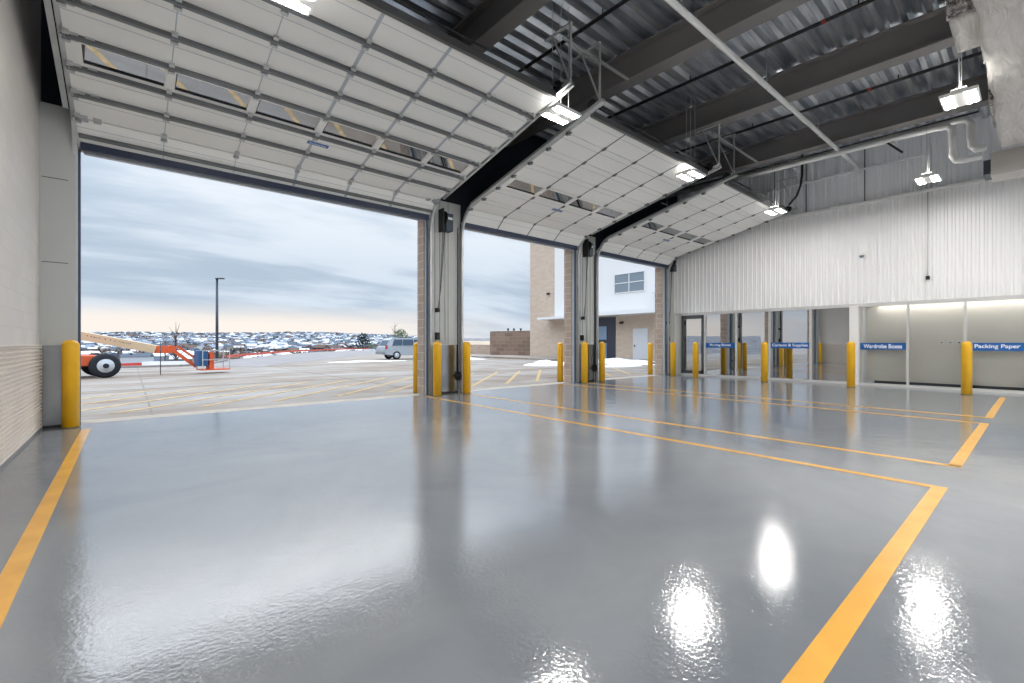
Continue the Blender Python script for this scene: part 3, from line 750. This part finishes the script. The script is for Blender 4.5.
# wrapped duct
def lump(pts_fn, nx, ny, name, m, parent): pass
dct = thing('wrapped_duct', (11, 0, 5.6), 'huge duct wrapped in wrinkled pale insulation at the upper corner', 'duct')
import mathutils.noise as mn
def wrapped(x0, x1, y0, y1, z0, z1, n=(60, 14, 10), amp=0.05):
    m = MB(); m.smooth = True
    def P(p):
        v = Vector(p); k = mn.noise(Vector((v.x*0.9, v.y*4, v.z*4)))*amp+mn.noise(v*2.2)*amp*0.7
        c = Vector((v.x, (y0+y1)/2, (z0+z1)/2)); dr = (v-c)
        return v+Vector((mn.noise(v*3+Vector((9,9,9)))*amp*0.5, dr.y*k*1.2, dr.z*k*1.2))
    per = []
    a, b = n[1], n[2]
    for i in range(a): per.append((y0+(y1-y0)*i/a, z0))
    for i in range(b): per.append((y1, z0+(z1-z0)*i/b))
    for i in range(a): per.append((y1-(y1-y0)*i/a, z1))
    for i in range(b): per.append((y0, z1-(z1-z0)*i/b))
    np_ = len(per)
    for i in range(n[0]+1):
        xx = x0+(x1-x0)*i/n[0]
        for (yy, zz) in per: m.v.append(P((xx, yy, zz)))
    for i in range(n[0]):
        for k in range(np_):
            k2 = (k+1) % np_; m.face([i*np_+k, (i+1)*np_+k, (i+1)*np_+k2, i*np_+k2])
    m.face([k for k in range(np_)]); m.face([n[0]*np_+k for k in range(np_)][::-1])
    return m
wrapped(7.2, 14.5, -1.1, 0.56, 5.52, 6.42).build('main_run', WRAP, dct)
wrapped(8.35, 9.35, 0.5, 0.80, 5.54, 6.2, (10, 4, 8), 0.03).build('side_branch', WRAP, dct)
MB().box(8.30, 8.36, 0.52, 0.82, 5.57, 6.18).build('foil_end', FOIL, dct)
MB().box(12.6, 14.2, 0.56, 0.66, 5.9, 6.4).build('foil_face', FOIL, dct)
for xx in (8.6, 10.6, 12.9):
    MB().tube([(xx, 0.60, 5.8), (xx, 0.60, FLZ(0.7)+0.6)], 0.01, 5).build('hanger_rod', GALVR, dct)
    MB().tube([(xx, -1.2, 5.8), (xx, -1.2, FLZ(-1.4)+0.6)], 0.01, 5).build('hanger_rod', GALVR, dct)
d2 = thing('smooth_duct', (15.2, -1, 5.3), 'smooth grey rectangular duct hanging in front of the top of the ribbed wall', 'duct')
MB().box(14.9, 15.6, -5.0, 0.74, 5.06, 5.58).build('duct_body', DUCTG, d2, 0.01); MB().box(14.96, 15.54, 0.74, 0.86, 5.12, 5.45).build('open_collar', DGREY, d2)
for yy in (-2.5, 0.1): MB().box(14.89, 15.61, yy, yy+0.03, 5.05, 7.1).build('support_strap', GALVR, d2)
b = MB().bar((14.6, 2.6, 6.42), (14.6, 2.22, 5.98), 0.045); tag(b.build('pipe_brace', BLACK), 'short black strut slanting below the white insulated pipes', 'brace')
b = MB().tube([(16.0, 4.83, 7.2), (16.0, 4.83, 6.5), (16.02, 4.88, 6.2), (16.0, 4.98, 5.9), (16.0, 5.2, 5.66)], 0.035, 8); tag(b.build('hanging_hose', BLACK), 'black hose hanging beside the inner edge of the third raised door', 'hose')
b = MB(); b.tube([(16.83, 2.03, 5.44), (16.83, 2.03, 3.12)], 0.014, 8); b.cur = 1; b.box(16.8, 16.87, 1.99, 2.07, 3.02, 3.12)
tag(b.build('drop_conduit', [ALU, BLACK]), 'thin conduit with a small black end box down the ribbed white wall', 'conduit')
c = thing('dome_camera', (16.84, 3.5, 3.86), 'small white dome security camera high on the ribbed wall', 'security camera')
MB().box(16.78, 16.88, 3.42, 3.58, 3.9, 3.98).build('bracket', WHITEM, c); MB().lathe((16.80, 3.5, 3.9), [(0.06, 0), (0.055, -0.04), (0.03, -0.07)], 14).build('dome', WGL, c)
b = MB(); b.bar((16.86, 7.6, 5.35), (16.3, 7.6, 5.35), 0.05); b.bar((16.35, 7.6, 5.35), (16.35, 7.6, 5.05), 0.05); tag(b.build('track_bracket', STRUT), 'dark steel bracket on the ribbed wall holding the third door track', 'bracket')

# ------------------------------------------------------------------ outside ground
def px_of(th): return 512+450*math.tan(max(th, math.radians(-44)))
def lerp(t, pts):
    if t <= pts[0][0]: return pts[0][1]
    for (a, va), (b, vb) in zip(pts, pts[1:]):
        if t <= b: return va+(vb-va)*(t-a)/(b-a)
    return pts[-1][1]
def edge(px): return lerp(px, [(83, 23), (200, 26), (260, 43), (374, 90), (420, 80), (470, 56), (560, 56)])
def gp(th, d, z):
    c = math.cos(max(th, math.radians(-44))); r = d/c
    return Vector(((FX*math.cos(th)+RX*math.sin(th))*r, (FY*math.cos(th)+RY*math.sin(th))*r, z))
struct(box(-60, 60, -60, YB-0.25, -0.3, -0.02).build('ground_behind', CONC))
m = MB(); ths = [math.radians(a) for a in range(-100, 48, 2)]
for th in ths:
    az = th+math.radians(90)-YAW
    r0 = 9.68/math.cos(az); q = Vector(((FX*math.cos(th)+RX*math.sin(th))*r0, 9.68, -0.02))
    e = gp(th, edge(px_of(th)), -0.02)
    if th > math.radians(15): e = gp(th, 90, -0.02)
    m.v += [q, e]
for i in range(len(ths)-1): m.face([2*i, 2*i+1, 2*i+3, 2*i+2][::-1])
struct(m.build('ground', CONC))
DS = [0, 6, 20, 60, 150, 350, 700, 1200, 1800, 2400, 3000, 3600, 4500]
def th_z(px, dd):
    A = lerp(dd, [(0, -0.03), (6, -0.6), (20, -2), (60, -5), (150, -9), (350, -14), (700, -17), (1200, -12), (1800, 6), (2400, 30), (3000, 62), (3600, 74), (4500, 60)])
    B = lerp(dd, [(0, -0.03), (6, 0.5), (20, 1.5), (60, 1.9), (150, 1.5), (350, -5), (700, -10), (1200, -6), (1800, 2), (2400, 15), (3000, 34), (3600, 44), (4500, 40)])
    t = min(max((px-330)/110, 0), 1)
    return A*(1-t)+B*t
tn = MB(); tn.smooth = True; ths2 = [math.radians(a*0.75) for a in range(-146, 24)]
hz_ = lambda th, dd: (mn.noise(Vector((th*6, dd/900, 3)))*14+mn.noise(Vector((th*22, dd/300, 7)))*6)*min(1, max(0, (dd-300)/2500))
def tz(th, dd): return th_z(px_of(th), dd)+hz_(th, dd)
DD = []
for a, b in zip(DS, DS[1:]):
    for k in range(3): DD.append(a+(b-a)*k/3)
DD.append(DS[-1])
for th in ths2:
    for dd in DD: tn.v.append(gp(th, edge(px_of(th))+dd, tz(th, dd)))
nD = len(DD)
for i in range(len(ths2)-1):
    for k in range(nD-1):
        tn.cur = 1 if DD[k] < (20 if px_of(ths2[i]) < 340 else 150) else 0
        tn.face([i*nD+k, (i+1)*nD+k, (i+1)*nD+k+1, i*nD+k+1])
struct(tn.build('terrain', [TERR, TAN]))
# road
rd = MB(); rp = [(190, 27.0, 30), (230, 24.5, 36), (260, 24.2, 42.5), (300, 31, 56), (340, 40, 72), (374, 53, 88), (410, 62, 79)]
for px, d0, d1 in rp:
    for d in (d0, d1): q = at(px, 343.5, d); rd.v.append(Vector((q.x, q.y, -0.012)))
for i in range(len(rp)-1): rd.face([2*i, 2*i+2, 2*i+3, 2*i+1])
struct(rd.build('road', ASPH))
# hatched lot paint and joints
for k in range(-2, 14):
    x0 = -1.6+k*1.32; q = MB(); y0, y1 = 10.9, 15.6
    q.prism([(x0, y0, -0.018), (x0+0.16, y0, -0.018), (x0+0.16+(y1-y0), y1, -0.018), (x0+(y1-y0), y1, -0.018)], (0, 0, 0.004))
    struct(q.build('floor_line', YLOT))
jn = MB()
for y0 in (10.2, 16.2, 22.2, 28.2): jn.box(-16, 27, y0, y0+0.03, -0.019, -0.014)
for x0 in (-12, -6, 0.3, 6, 12, 18, 24): jn.box(x0, x0+0.03, 10.15, 34, -0.019, -0.0145)
struct(jn.build('pavement_joints', JOINT))
struct(box(-10, 17, 9.7, 10.2, -0.10, -0.012).build('door_apron', mat('apron_concrete', srgb(186, 176, 164), 0.8, 0, 0.3, (3, 0.1))))

# ------------------------------------------------------------------ distant town
HM = [mat('house_%s' % n, srgb(*c), 0.9, 0, 0.2) for n, c in (('snow_white', (232, 236, 242)), ('slate', (96, 104, 116)), ('tan', (168, 150, 134)), ('brown', (108, 92, 84)), ('pale', (200, 204, 210)), ('bluegrey', (140, 152, 168)), ('darkpine', (62, 64, 66)))]
def house(m, c, w0, d0, h0, an, wall, roof):
    a = Vector((math.cos(an), math.sin(an), 0)); b = Vector((-math.sin(an), math.cos(an), 0)); zz = Vector((0, 0, 1))
    m.cur = wall; m.obox(c, a, b, zz, -w0/2, w0/2, -d0/2, d0/2, -3, h0)
    m.cur = roof; o = c+zz*h0
    m.prism([o-a*(w0/2+.4)-b*(d0/2+.5), o-a*(w0/2+.4)+b*(d0/2+.5), o-a*(w0/2+.4)+zz*d0*0.32], a*(w0+.8))
rng = random.Random(11)
protos = []
for k in range(8):
    m = MB(); house(m, Vector((0, 0, 0)), 11+k % 3*3, 8+k % 2*2, 4+k % 3*1.2, 0, (4, 2, 5, 3, 4, 2, 1, 5)[k], (0, 1, 0, 3, 1, 0, 0, 1)[k])
    m.cur = 6; m.box(2, 3, 1, 2, 4, 8)
    me = m.build('house', HM); protos.append(me)
near = []
for k in range(260):
    th = math.radians(rng.uniform(-44, -14)) if k % 5 else math.radians(rng.uniform(-85, -44))
    dd = 260+900*rng.random()**1.1; near.append((th, dd))
for k, (th, dd) in enumerate(near):
    o = protos[k] if k < 8 else protos[k % 8].copy()
    if k >= 8: COL.objects.link(o)
    p = gp(th, edge(px_of(th))+dd, tz(th, dd)); o.location = p; o.rotation_euler = (0, 0, rng.uniform(0, 3.1))
    s = rng.uniform(0.7, 1.15); o.scale = (s, s, s*0.8)
    look = ('pale house with a snowy roof', 'tan house with a slate roof', 'blue-grey house with a snowy roof', 'brown house with a brown roof', 'pale house with a slate roof', 'tan house with a snowy roof', 'slate house with a snowy roof', 'blue-grey house with a slate roof')[k % 8]
    px_ = 512+450*math.tan(th) if th > math.radians(-60) else -200
    side_ = 'beyond the block wall' if px_ < 83 else 'behind the boom lift' if px_ < 212 else 'just right of the lamp post' if px_ < 275 else 'above the orange fence' if px_ < 345 else 'near the dark evergreen'
    tag(o, 'small %s, %s, %s' % (look, side_, 'nearer' if dd < 600 else 'farther out'), 'house', 'houses of the town below the lot')
far = MB()
for k in range(5200):
    th = math.radians(rng.uniform(-50, -10)) if k % 4 else math.radians(rng.uniform(-95, -50))
    dd = 900+2700*rng.random()
    p = gp(th, edge(px_of(th))+dd, tz(th, dd)+1); s = rng.uniform(0.8, 2.0)
    house(far, p, 14*s, 10*s, 5*rng.uniform(0.8, 1.8), rng.uniform(0, 3.1), rng.choice((1, 2, 3, 4, 5, 6)), rng.choice((0, 1, 1, 3, 4, 5, 5)))
tag(far.build('far_houses', HM), 'mass of tiny snow-dusted houses covering the far hillside', 'houses', None, 'stuff')
tw = MB(); tw.smooth = False
for k in range(9000):
    th = math.radians(rng.uniform(-48, -8)) if k % 4 else math.radians(rng.uniform(-95, -48))
    dd = 260+3300*rng.random()**0.8; p = gp(th, edge(px_of(th))+dd, tz(th, dd)-0.5); h0 = rng.uniform(3, 8)*(1+dd/4000); r0 = h0*0.38
    n = len(tw.v); a0 = rng.random()*6
    tw.v += [p+Vector((0, 0, h0))]+[p+Vector((r0*math.cos(a0+j*1.571), r0*math.sin(a0+j*1.571), h0*0.35)) for j in range(4)]+[p]
    tw.cur = rng.choice((0, 0, 1))
    for j in range(4): tw.face([n, n+1+j, n+1+(j+1) % 4]); tw.face([n+5, n+1+(j+1) % 4, n+1+j])
tag(tw.build('bare_trees', [HM[3], HM[6]]), 'brown bare trees and scrub scattered between the houses', 'trees', None, 'stuff')

# ------------------------------------------------------------------ things at the lot's edge
def edge_pt(px, extra=0.0, z=0.0):
    d = edge(px)+extra; q = at(px, 343.5, d); return Vector((q.x, q.y, z))
r = thing('safety_fence', tuple(edge_pt(280, 0.5, -0.05)), 'low orange-red construction fence along the far side of the road', 'fence')
pp = [edge_pt(px, 0.6, -0.03) for px in range(226, 372, 8)]
fm = MB()
for a, b in zip(pp, pp[1:]):
    h = 0.0
    fm.bar(a+Vector((0, 0, 0.30)), b+Vector((0, 0, 0.30)), 0.04, 0.2)
fm.build('netting', FENCE, r)
for a in pp[::2]: MB().tube([a+Vector((0, 0, -0.3)), a+Vector((0, 0, 0.95))], 0.035, 6).build('post', BARK, r)
r = thing('silt_barrier', tuple(edge_pt(150, 1, -0.1)), 'low red and white barrier lying along the lot edge behind the boom lift', 'barrier')
MB().bar(edge_pt(112, 0.4, 0.05), edge_pt(142, 0.4, 0.08), 0.15, 0.22).build('red_length', mat('barrier_red', srgb(196, 66, 58), 0.6), r)
MB().bar(edge_pt(142, 0.4, 0.10), edge_pt(190, 0.4, 0.10), 0.2, 0.28).build('white_length', SNOW, r)
# kerb on the lot edge
kb = MB(); kp = [edge_pt(px, -0.6, 0.0) for px in (60, 90, 120, 150, 180, 205, 225)]
for a, b in zip(kp, kp[1:]): kb.bar(a, b, 0.35, 0.16)
struct(kb.build('kerb', ASPH))
# light pole
b0 = at(217, 343.5, 33); b0.z = -0.9
r = thing('street_lamp', tuple(b0), 'tall dark lamp post standing on the edge of the lot', 'street lamp')
MB().tube([b0, b0+Vector((0, 0, 6.9))], 0.09, 10, True, [0.11, 0.075]).build('pole', DGREY, r)
MB().obox(b0+Vector((0, 0, 6.9)), Vector((RX, RY, 0)), Vector((FX, FY, 0)), Vector((0, 0, 1)), -0.06, 0.50, -0.12, 0.12, -0.03, 0.05).build('lamp_head', DGREY, r)
MB().lathe(b0, [(0.3, 0), (0.3, 0.75), (0.2, 0.78)], 12).build('base', PANG, r)

# boom lift
R3 = Vector((RX, RY, 0)); F3 = Vector((FX, FY, 0)); Z3 = Vector((0, 0, 1)); RW, FW = R3, F3
F3 = ray(-30, 343.5); F3.z = 0; F3.normalize(); R3 = Vector((F3.y, -F3.x, 0))
wc = at(105, 367, 16.6); wc.z = 0.43
bl = thing('boom_lift', (wc.x-R3.x*1.2, wc.y-R3.y*1.2, -0.02), 'orange boom lift with cream telescopic boom reaching down to a blue basket', 'boom lift')
def wheel(c, lab):
    w = MB().lathe(c-F3*0.16, [(0.20, 0.0), (0.36, 0.0), (0.43, 0.04), (0.45, 0.10), (0.45, 0.22), (0.43, 0.28), (0.36, 0.32), (0.20, 0.32)], 28, F3).build('wheel', TYRE, bl)
    MB().lathe(c-F3*0.19, [(0.07, -0.02), (0.08, 0.0), (0.24, 0.0), (0.25, 0.02), (0.25, 0.30)], 20, F3).build('rim', RIM, w)
    MB().lathe(c-F3*0.23, [(0.03, 0), (0.09, 0.01), (0.09, 0.05)], 12, F3).build('hub', TYRE, w)
wheel(wc, 0); wheel(wc+F3*1.9, 0); wheel(wc-R3*2.5, 0); wheel(wc-R3*2.5+F3*1.9, 0)
o = Vector((wc.x, wc.y, 0))
MB().obox(o, R3, F3, Z3, -2.9, -0.15, 0.1, 1.8, 0.42, 0.82).build('chassis', ORANGE, bl, 0.04)
MB().obox(o, R3, F3, Z3, -3.6, -1.1, 0.2, 1.7, 0.86, 1.45).build('turntable', ORANGE, bl, 0.08)
MB().obox(o, R3, F3, Z3, -0.6, 0.05, 0.3, 1.6, 0.36, 0.5).build('axle', TYRE, bl)
bs = at(30, 326, 17.4); bt = at(157, 349.5, 18.6); bo = at(172, 349.5, 18.8)
bm = MB().bar(bs, bt, 0.28, 0.32).build('boom', CREAMB, bl)
bd = (bt-bs).normalized(); bn = bd.cross(F3).normalized(); bn = bn if bn.z > 0 else -bn
text('lettering', 'RENTALS', DGREY, bs+bd*((bt-bs).length*0.60)-F3*0.175+bn*0.06, bd, bn, 1.5, 0.11, bm)
MB().bar(bt, bo, 0.24, 0.30).build('boom_tip', ORANGE, bl)
k0 = at(171, 349, 18.8); k1 = at(196, 366.5, 19.4)
jb = MB(); jb.bar(k0, k1, 0.16, 0.13); jb.bar(k0+Z3*0.12+R3*0.2, k1+Z3*0.25+R3*0.12, 0.12, 0.09); jb.lathe(k0-F3*0.12, [(0.16, 0), (0.16, 0.24)], 14, F3)
jb.build('jib', ORANGE, bl)
kk = at(214, 367.5, 19.6); kk.z = 0.14
MB().obox(kk, R3, F3, Z3, -0.55, 0.50, -0.4, 0.4, -0.03, 0.02).build('basket_floor', ORANGE, bl)
cg = MB()
for a in (-0.53, 0.48):
    for b in (-0.38, 0.38): cg.bar(kk+R3*a+F3*b, kk+R3*a+F3*b+Z3*0.80, 0.035)
for zz in (0.42, 0.80):
    for b in (-0.38, 0.38): cg.bar(kk+R3*-0.53+F3*b+Z3*zz, kk+R3*0.48+F3*b+Z3*zz, 0.035)
    for a in (-0.53, 0.48): cg.bar(kk+R3*a-F3*0.38+Z3*zz, kk+R3*a+F3*0.38+Z3*zz, 0.035)
cg.build('basket_rail', mat('rail_grey', srgb(176, 176, 178), 0.5), bl)
MB().obox(kk, R3, F3, Z3, -0.66, -0.30, -0.3, 0.3, 0.15, 0.82).build('control_box', BLUEB, bl, 0.03)
MB().obox(kk, R3, F3, Z3, -0.25, -0.08, -0.3, 0.2, 0.02, 0.75).build('basket_gate', ORANGE, bl, 0.02)

R3, F3 = RW, FW
# minivan
vb = at(409, 343.5, 37.0); vb.z = -0.02
vn = thing('minivan', tuple(vb), 'silver minivan parked at the far side of the lot', 'van')
# forward direction of the van: to the right and a little away
VD = (R3*0.80+F3*0.60).normalized(); VS = Z3.cross(VD)
def vp(a, h, s=0): return vb+VD*a+Z3*h+VS*s
side = [(-2.4, 0.42), (-2.42, 0.75), (-2.36, 1.02), (-2.22, 1.10), (-1.95, 1.55), (-1.75, 1.68), (-1.2, 1.74), (0.2, 1.74), (0.75, 1.66), (1.45, 1.12), (2.25, 0.96), (2.42, 0.80), (2.42, 0.42), (1.9, 0.36), (1.2, 0.32), (-1.1, 0.32), (-1.9, 0.36)]
m = MB(); m.smooth = False; rings = []
for s, ins in ((-0.90, 0.10), (-0.93, 0.0), (0.93, 0.0), (0.90, 0.10)):
    n = len(m.v); rings.append(n)
    for a, h in side:
        sh = s*(1-0.13*max(0, (h-1.05)/0.7)); m.v.append(vp(a*(1-0.02*(ins > 0)), h-(0.03 if (ins and h > 1.5) else 0), sh))
ns = len(side)
for r0, r1 in zip(rings, rings[1:]):
    for k in range(ns): m.face([r0+k, r0+(k+1) % ns, r1+(k+1) % ns, r1+k])
m.face([rings[0]+k for k in range(ns)][::-1]); m.face([rings[-1]+k for k in range(ns)])
m.build('body', VANP, vn)
for sg in (-1, 1):
    def wp(a, h, e=0.012): return vp(a, h, sg*((0.93)*(1-0.13*max(0, (h-1.05)/0.7))+e))
    for nm, quad in (('rear_window', [(-1.78, 1.12), (-0.95, 1.12), (-0.95, 1.60), (-1.62, 1.58)]), ('side_window', [(-0.88, 1.12), (-0.02, 1.12), (-0.02, 1.60), (-0.88, 1.60)]), ('front_window', [(0.06, 1.12), (1.15, 1.12), (0.68, 1.56), (0.06, 1.60)])):
        g = MB(); g.v = [wp(a, h) for a, h in quad]+[wp(a, h, -0.02) for a, h in quad]
        g.face([0, 1, 2, 3]); g.face([7, 6, 5, 4])
        for k in range(4): g.face([k, (k+1) % 4, 4+(k+1) % 4, 4+k])
        g.build(nm, VGL, vn)
    MB().obox(vp(-2.30, 0.86, sg*0.90), VD, VS, Z3, -0.06, 0.10, -0.05, 0.05, 0, 0.26).build('tail_lamp', REDL, vn)
    for a in (-1.42, 1.48):
        c = vp(a, 0.34, sg*0.80); w = MB().lathe(c-VS*0.12, [(0.18, 0), (0.32, 0.01), (0.34, 0.05), (0.34, 0.19), (0.32, 0.23), (0.18, 0.24)], 22, VS).build('wheel', TYRE, vn)
        MB().lathe(c-VS*0.135, [(0.05, 0), (0.2, 0.0), (0.2, 0.27), (0.05, 0.27)], 16, VS).build('rim', RIM, w)
g = MB(); g.v = [vp(-2.245, 1.10, -0.75), vp(-2.245, 1.10, 0.75), vp(-1.98, 1.53, 0.68), vp(-1.98, 1.53, -0.68)]; g.v += [v+VD*0.05 for v in g.v]
g.face([0, 1, 2, 3]); g.face([7, 6, 5, 4])
for k in range(4): g.face([k, (k+1) % 4, 4+(k+1) % 4, 4+k])
g.build('tailgate_window', VGL, vn)
MB().obox(vp(-2.46, 0.42, 0), VD, VS, Z3, -0.04, 0.1, -0.85, 0.85, 0, 0.18).build('bumper', mat('bumper_grey', srgb(130, 134, 138), 0.5), vn)

# trees beyond the road
def tree(px, d, zb, h, r, m, label, kind, bare=False):
    b = at(px, 343.5, d); b.z = zb; t = thing('tree', tuple(b), label, 'tree')
    rg = random.Random(int(px*7)); tk = MB(); tk.tube([b-Z3*0.5, b+Z3*h*0.9], 0.08, 6, True, [h*0.03, h*0.006])
    for k in range(26 if bare else 10):
        z0 = h*rg.uniform(0.25, 0.85); an = rg.uniform(0, 6.28); L = h*rg.uniform(0.12, 0.30)
        tk.tube([b+Z3*z0, b+Z3*(z0+L*0.9)+Vector((math.cos(an), math.sin(an), 0))*L*0.7], 0.02, 4, True, [h*0.007, h*0.002])
    tk.build('trunk', BARK, t)
    if not bare:
        cr = MB()
        for k in range(420):
            u = rg.uniform(-1, 1); an = rg.uniform(0, 6.28); rr = rg.random()**0.4
            k0 = (1-abs(u)**2)**0.5
            c = b+Z3*(h*(0.56+0.44*u*rr))+Vector((math.cos(an), math.sin(an), 0))*r*rr*k0*(1.15-0.4*u)
            s = h*rg.uniform(0.03, 0.07); n = len(cr.v)
            for j in range(4): cr.v.append(c+Vector((rg.uniform(-s, s), rg.uniform(-s, s), rg.uniform(-s, s))))
            for q in ((0, 1, 2), (0, 2, 3), (0, 3, 1), (1, 3, 2)): cr.face([n+i for i in q])
        cr.build('crown', m, t)
tree(363, 84, 0.0, 3.2, 1.2, EVG, 'dark bushy evergreen at the far side of the road', 0)
tree(401, 84, 0.9, 3.2, 1.2, PGR, 'pale green round tree rising behind the van', 0)
tree(395, 88, 0.9, 4.4, 1.2, PGR, 'thin bare tree beside the pale green one behind the van', 0, True)
tree(372, 82, 0.0, 1.5, 1.0, PGR, 'low scrubby bush beside the dark evergreen', 0)
for k, (px, h0) in enumerate(((176, 3.6), (165, 2.6), (240, 2.2), (262, 1.9))):
    tree(px, edge(px)+4, -1.0, h0, 1, PGR, ('taller bare sapling behind the boom lift jib', 'shorter bare sapling behind the boom lift', 'bare sapling just right of the lamp post', 'small bare sapling beside the road')[k], 0, True)
sp_ = at(160.5, 343.5, 18.2); sp_.z = 0
tag(MB().tube([sp_-Z3*0.02, sp_+Z3*1.35], 0.018, 6).build('marker_stake', DGREY, None, 0, tuple(sp_)), 'thin dark stake standing in the lot under the boom tip', 'stake')

# ------------------------------------------------------------------ tan building beyond the doors
BX = 28.5
bd_ = MB(); bd_.box(BX, BX+14, 10.3, 30.9, -0.1, 12)
struct(bd_.build('wall_building', BLOCKB))
bb = MB(); bb.box(BX-0.12, BX, 25.6, 27.6, 3.4, 12)                     # white tall strip
bb.box(BX-0.15, BX, 10.3, 24.2, 3.75, 12)                                # white upper storey
struct(bb.build('wall_building_cladding', WHB))
cn = MB(); cn.box(BX-1.6, BX, 10.3, 24.4, 3.35, 3.62); cn.box(BX-1.5, BX, 25.0, 28.4, 3.30, 3.5)
struct(cn.build('trim_8', WHB))
struct(box(BX-0.9, BX-0.05, 14.2, 17.6, 4.75, 4.95).build('trim_9', WHB))
wd = box(BX-0.18, BX-0.14, 18.55, 21.15, 5.1, 6.5).build('window_20', WGL); struct(wd)
fm = MB()
for zz in (5.08, 5.8, 6.5): fm.box(BX-0.22, BX-0.15, 18.51, 21.19, zz-0.03, zz+0.03)
for yy in (18.53, 19.85, 21.17): fm.box(BX-0.22, BX-0.15, yy-0.03, yy+0.03, 5.08, 6.5)
fm.build('window_frame', WHB, wd)
en = MB(); en.box(BX-0.05, BX+0.02, 21.2, 24.0, 0, 3.3); struct(en.build('door_4', DKG))
en = MB(); en.box(BX-0.09, BX-0.05, 22.0, 23.2, 0, 1.3); en.box(BX-0.09, BX-0.05, 22.0, 22.8, 1.55, 2.6); struct(en.build('door_5', mat('entry_glass_blue', srgb(120, 144, 170), 0.2, 0, 0.7)))
dd_ = struct(box(BX-0.06, BX, 18.35, 19.6, 0.05, 2.35).build('door_6', DOORG))
MB().box(BX-0.12, BX-0.06, 19.4, 19.48, 1.0, 1.15).build('door_handle', STRUT, dd_)
for (yy, zz, lab) in ((20.6, 2.75, 'beside the grey steel door'), (28.4, 5.6, 'high on the tan end wall'), (23.0, 3.05, 'under the white canopy')):
    m = MB(); m.box(BX-0.22, BX-0.02, yy-0.12, yy+0.12, zz, zz+0.16); m.cur = 1; m.box(BX-0.2, BX-0.1, yy-0.08, yy+0.08, zz-0.02, zz); tag(m.build('wall_lamp', [BLACK, DGREY]), 'small dark wall lamp on the tan building %s' % lab, 'lamp')
# kerb and snow by the building
struct(box(24.0, BX, 10.3, 34, -0.05, 0.10).build('sidewalk', CONC))
def snow(x0, y0, sx, sy, h, label):
    m = MB(); m.smooth = True; n = 14
    for i in range(n+1):
        for j in range(n+1):
            u, v = i/n*2-1, j/n*2-1; r = min(1, math.hypot(u, v)); k = max(0, 1-r**2)
            m.v.append(Vector((x0+u*sx, y0+v*sy, -0.03+h*k*(0.7+0.6*mn.noise(Vector((u*2.5+x0, v*2.5, 1)))))))
    for i in range(n):
        for j in range(n): m.face([i*(n+1)+j, (i+1)*(n+1)+j, (i+1)*(n+1)+j+1, i*(n+1)+j+1])
    tag(m.build('snow_patch', SNOW, None, 0, (x0, y0, -0.03)), label, 'snow', None, 'stuff')
snow(19.0, 19.0, 1.7, 1.2, 0.30, 'broad white heap of old snow beside the middle pier, by the kerb')
snow(24.5, 17.8, 1.6, 3.2, 0.35, 'white snow bank in front of the tan building entrance')
snow(21.0, 15.4, 2.0, 0.9, 0.16, 'thin snow patch outside the last opening')
snow(19.6, 29.5, 2.8, 1.2, 0.2, 'snow strip at the foot of the brown enclosure wall')
snow(13.0, 31.0, 3.2, 1.0, 0.10, 'thin snow strip on the far part of the lot near the van')
# brown enclosure and low tan wall
q0 = at(490, 343.5, 50); q1 = at(530, 343.5, 47)
m = MB(); dv = (q1-q0); dv.z = 0; dn = dv.normalized(); dp = Z3.cross(dn); q0.z = -0.05
m.obox(q0, dn, dp, Z3, 0, dv.length+4, 0, 4, 0, 2.65)
struct(m.build('wall_enclosure', BLOCKD))
q2 = at(462, 343.5, 56); q2.z = -0.05; q3 = at(492, 343.5, 53); q3.z = -0.05; dv = q3-q2; dn = dv.normalized(); dp = Z3.cross(dn)
struct(MB().obox(q2, dn, dp, Z3, -6, dv.length, 0, 0.3, 0, 1.15).build('wall_retaining', BLOCKX))
for k, px in enumerate((508, 514, 521)):
    c = at(px, 343.5, 49); c.z = 2.6
    tag(MB().lathe(c+F3*1.2, [(0.08, 0), (0.08, 0.2), (0.14, 0.22), (0.14, 0.3), (0.05, 0.36)], 10).build('roof_vent', DGREY, None, 0, tuple(c+F3*1.2)), 'small dark vent cap on the brown enclosure, %s' % ('nearest the lot', 'middle of three', 'nearest the tan building')[k], 'vent')
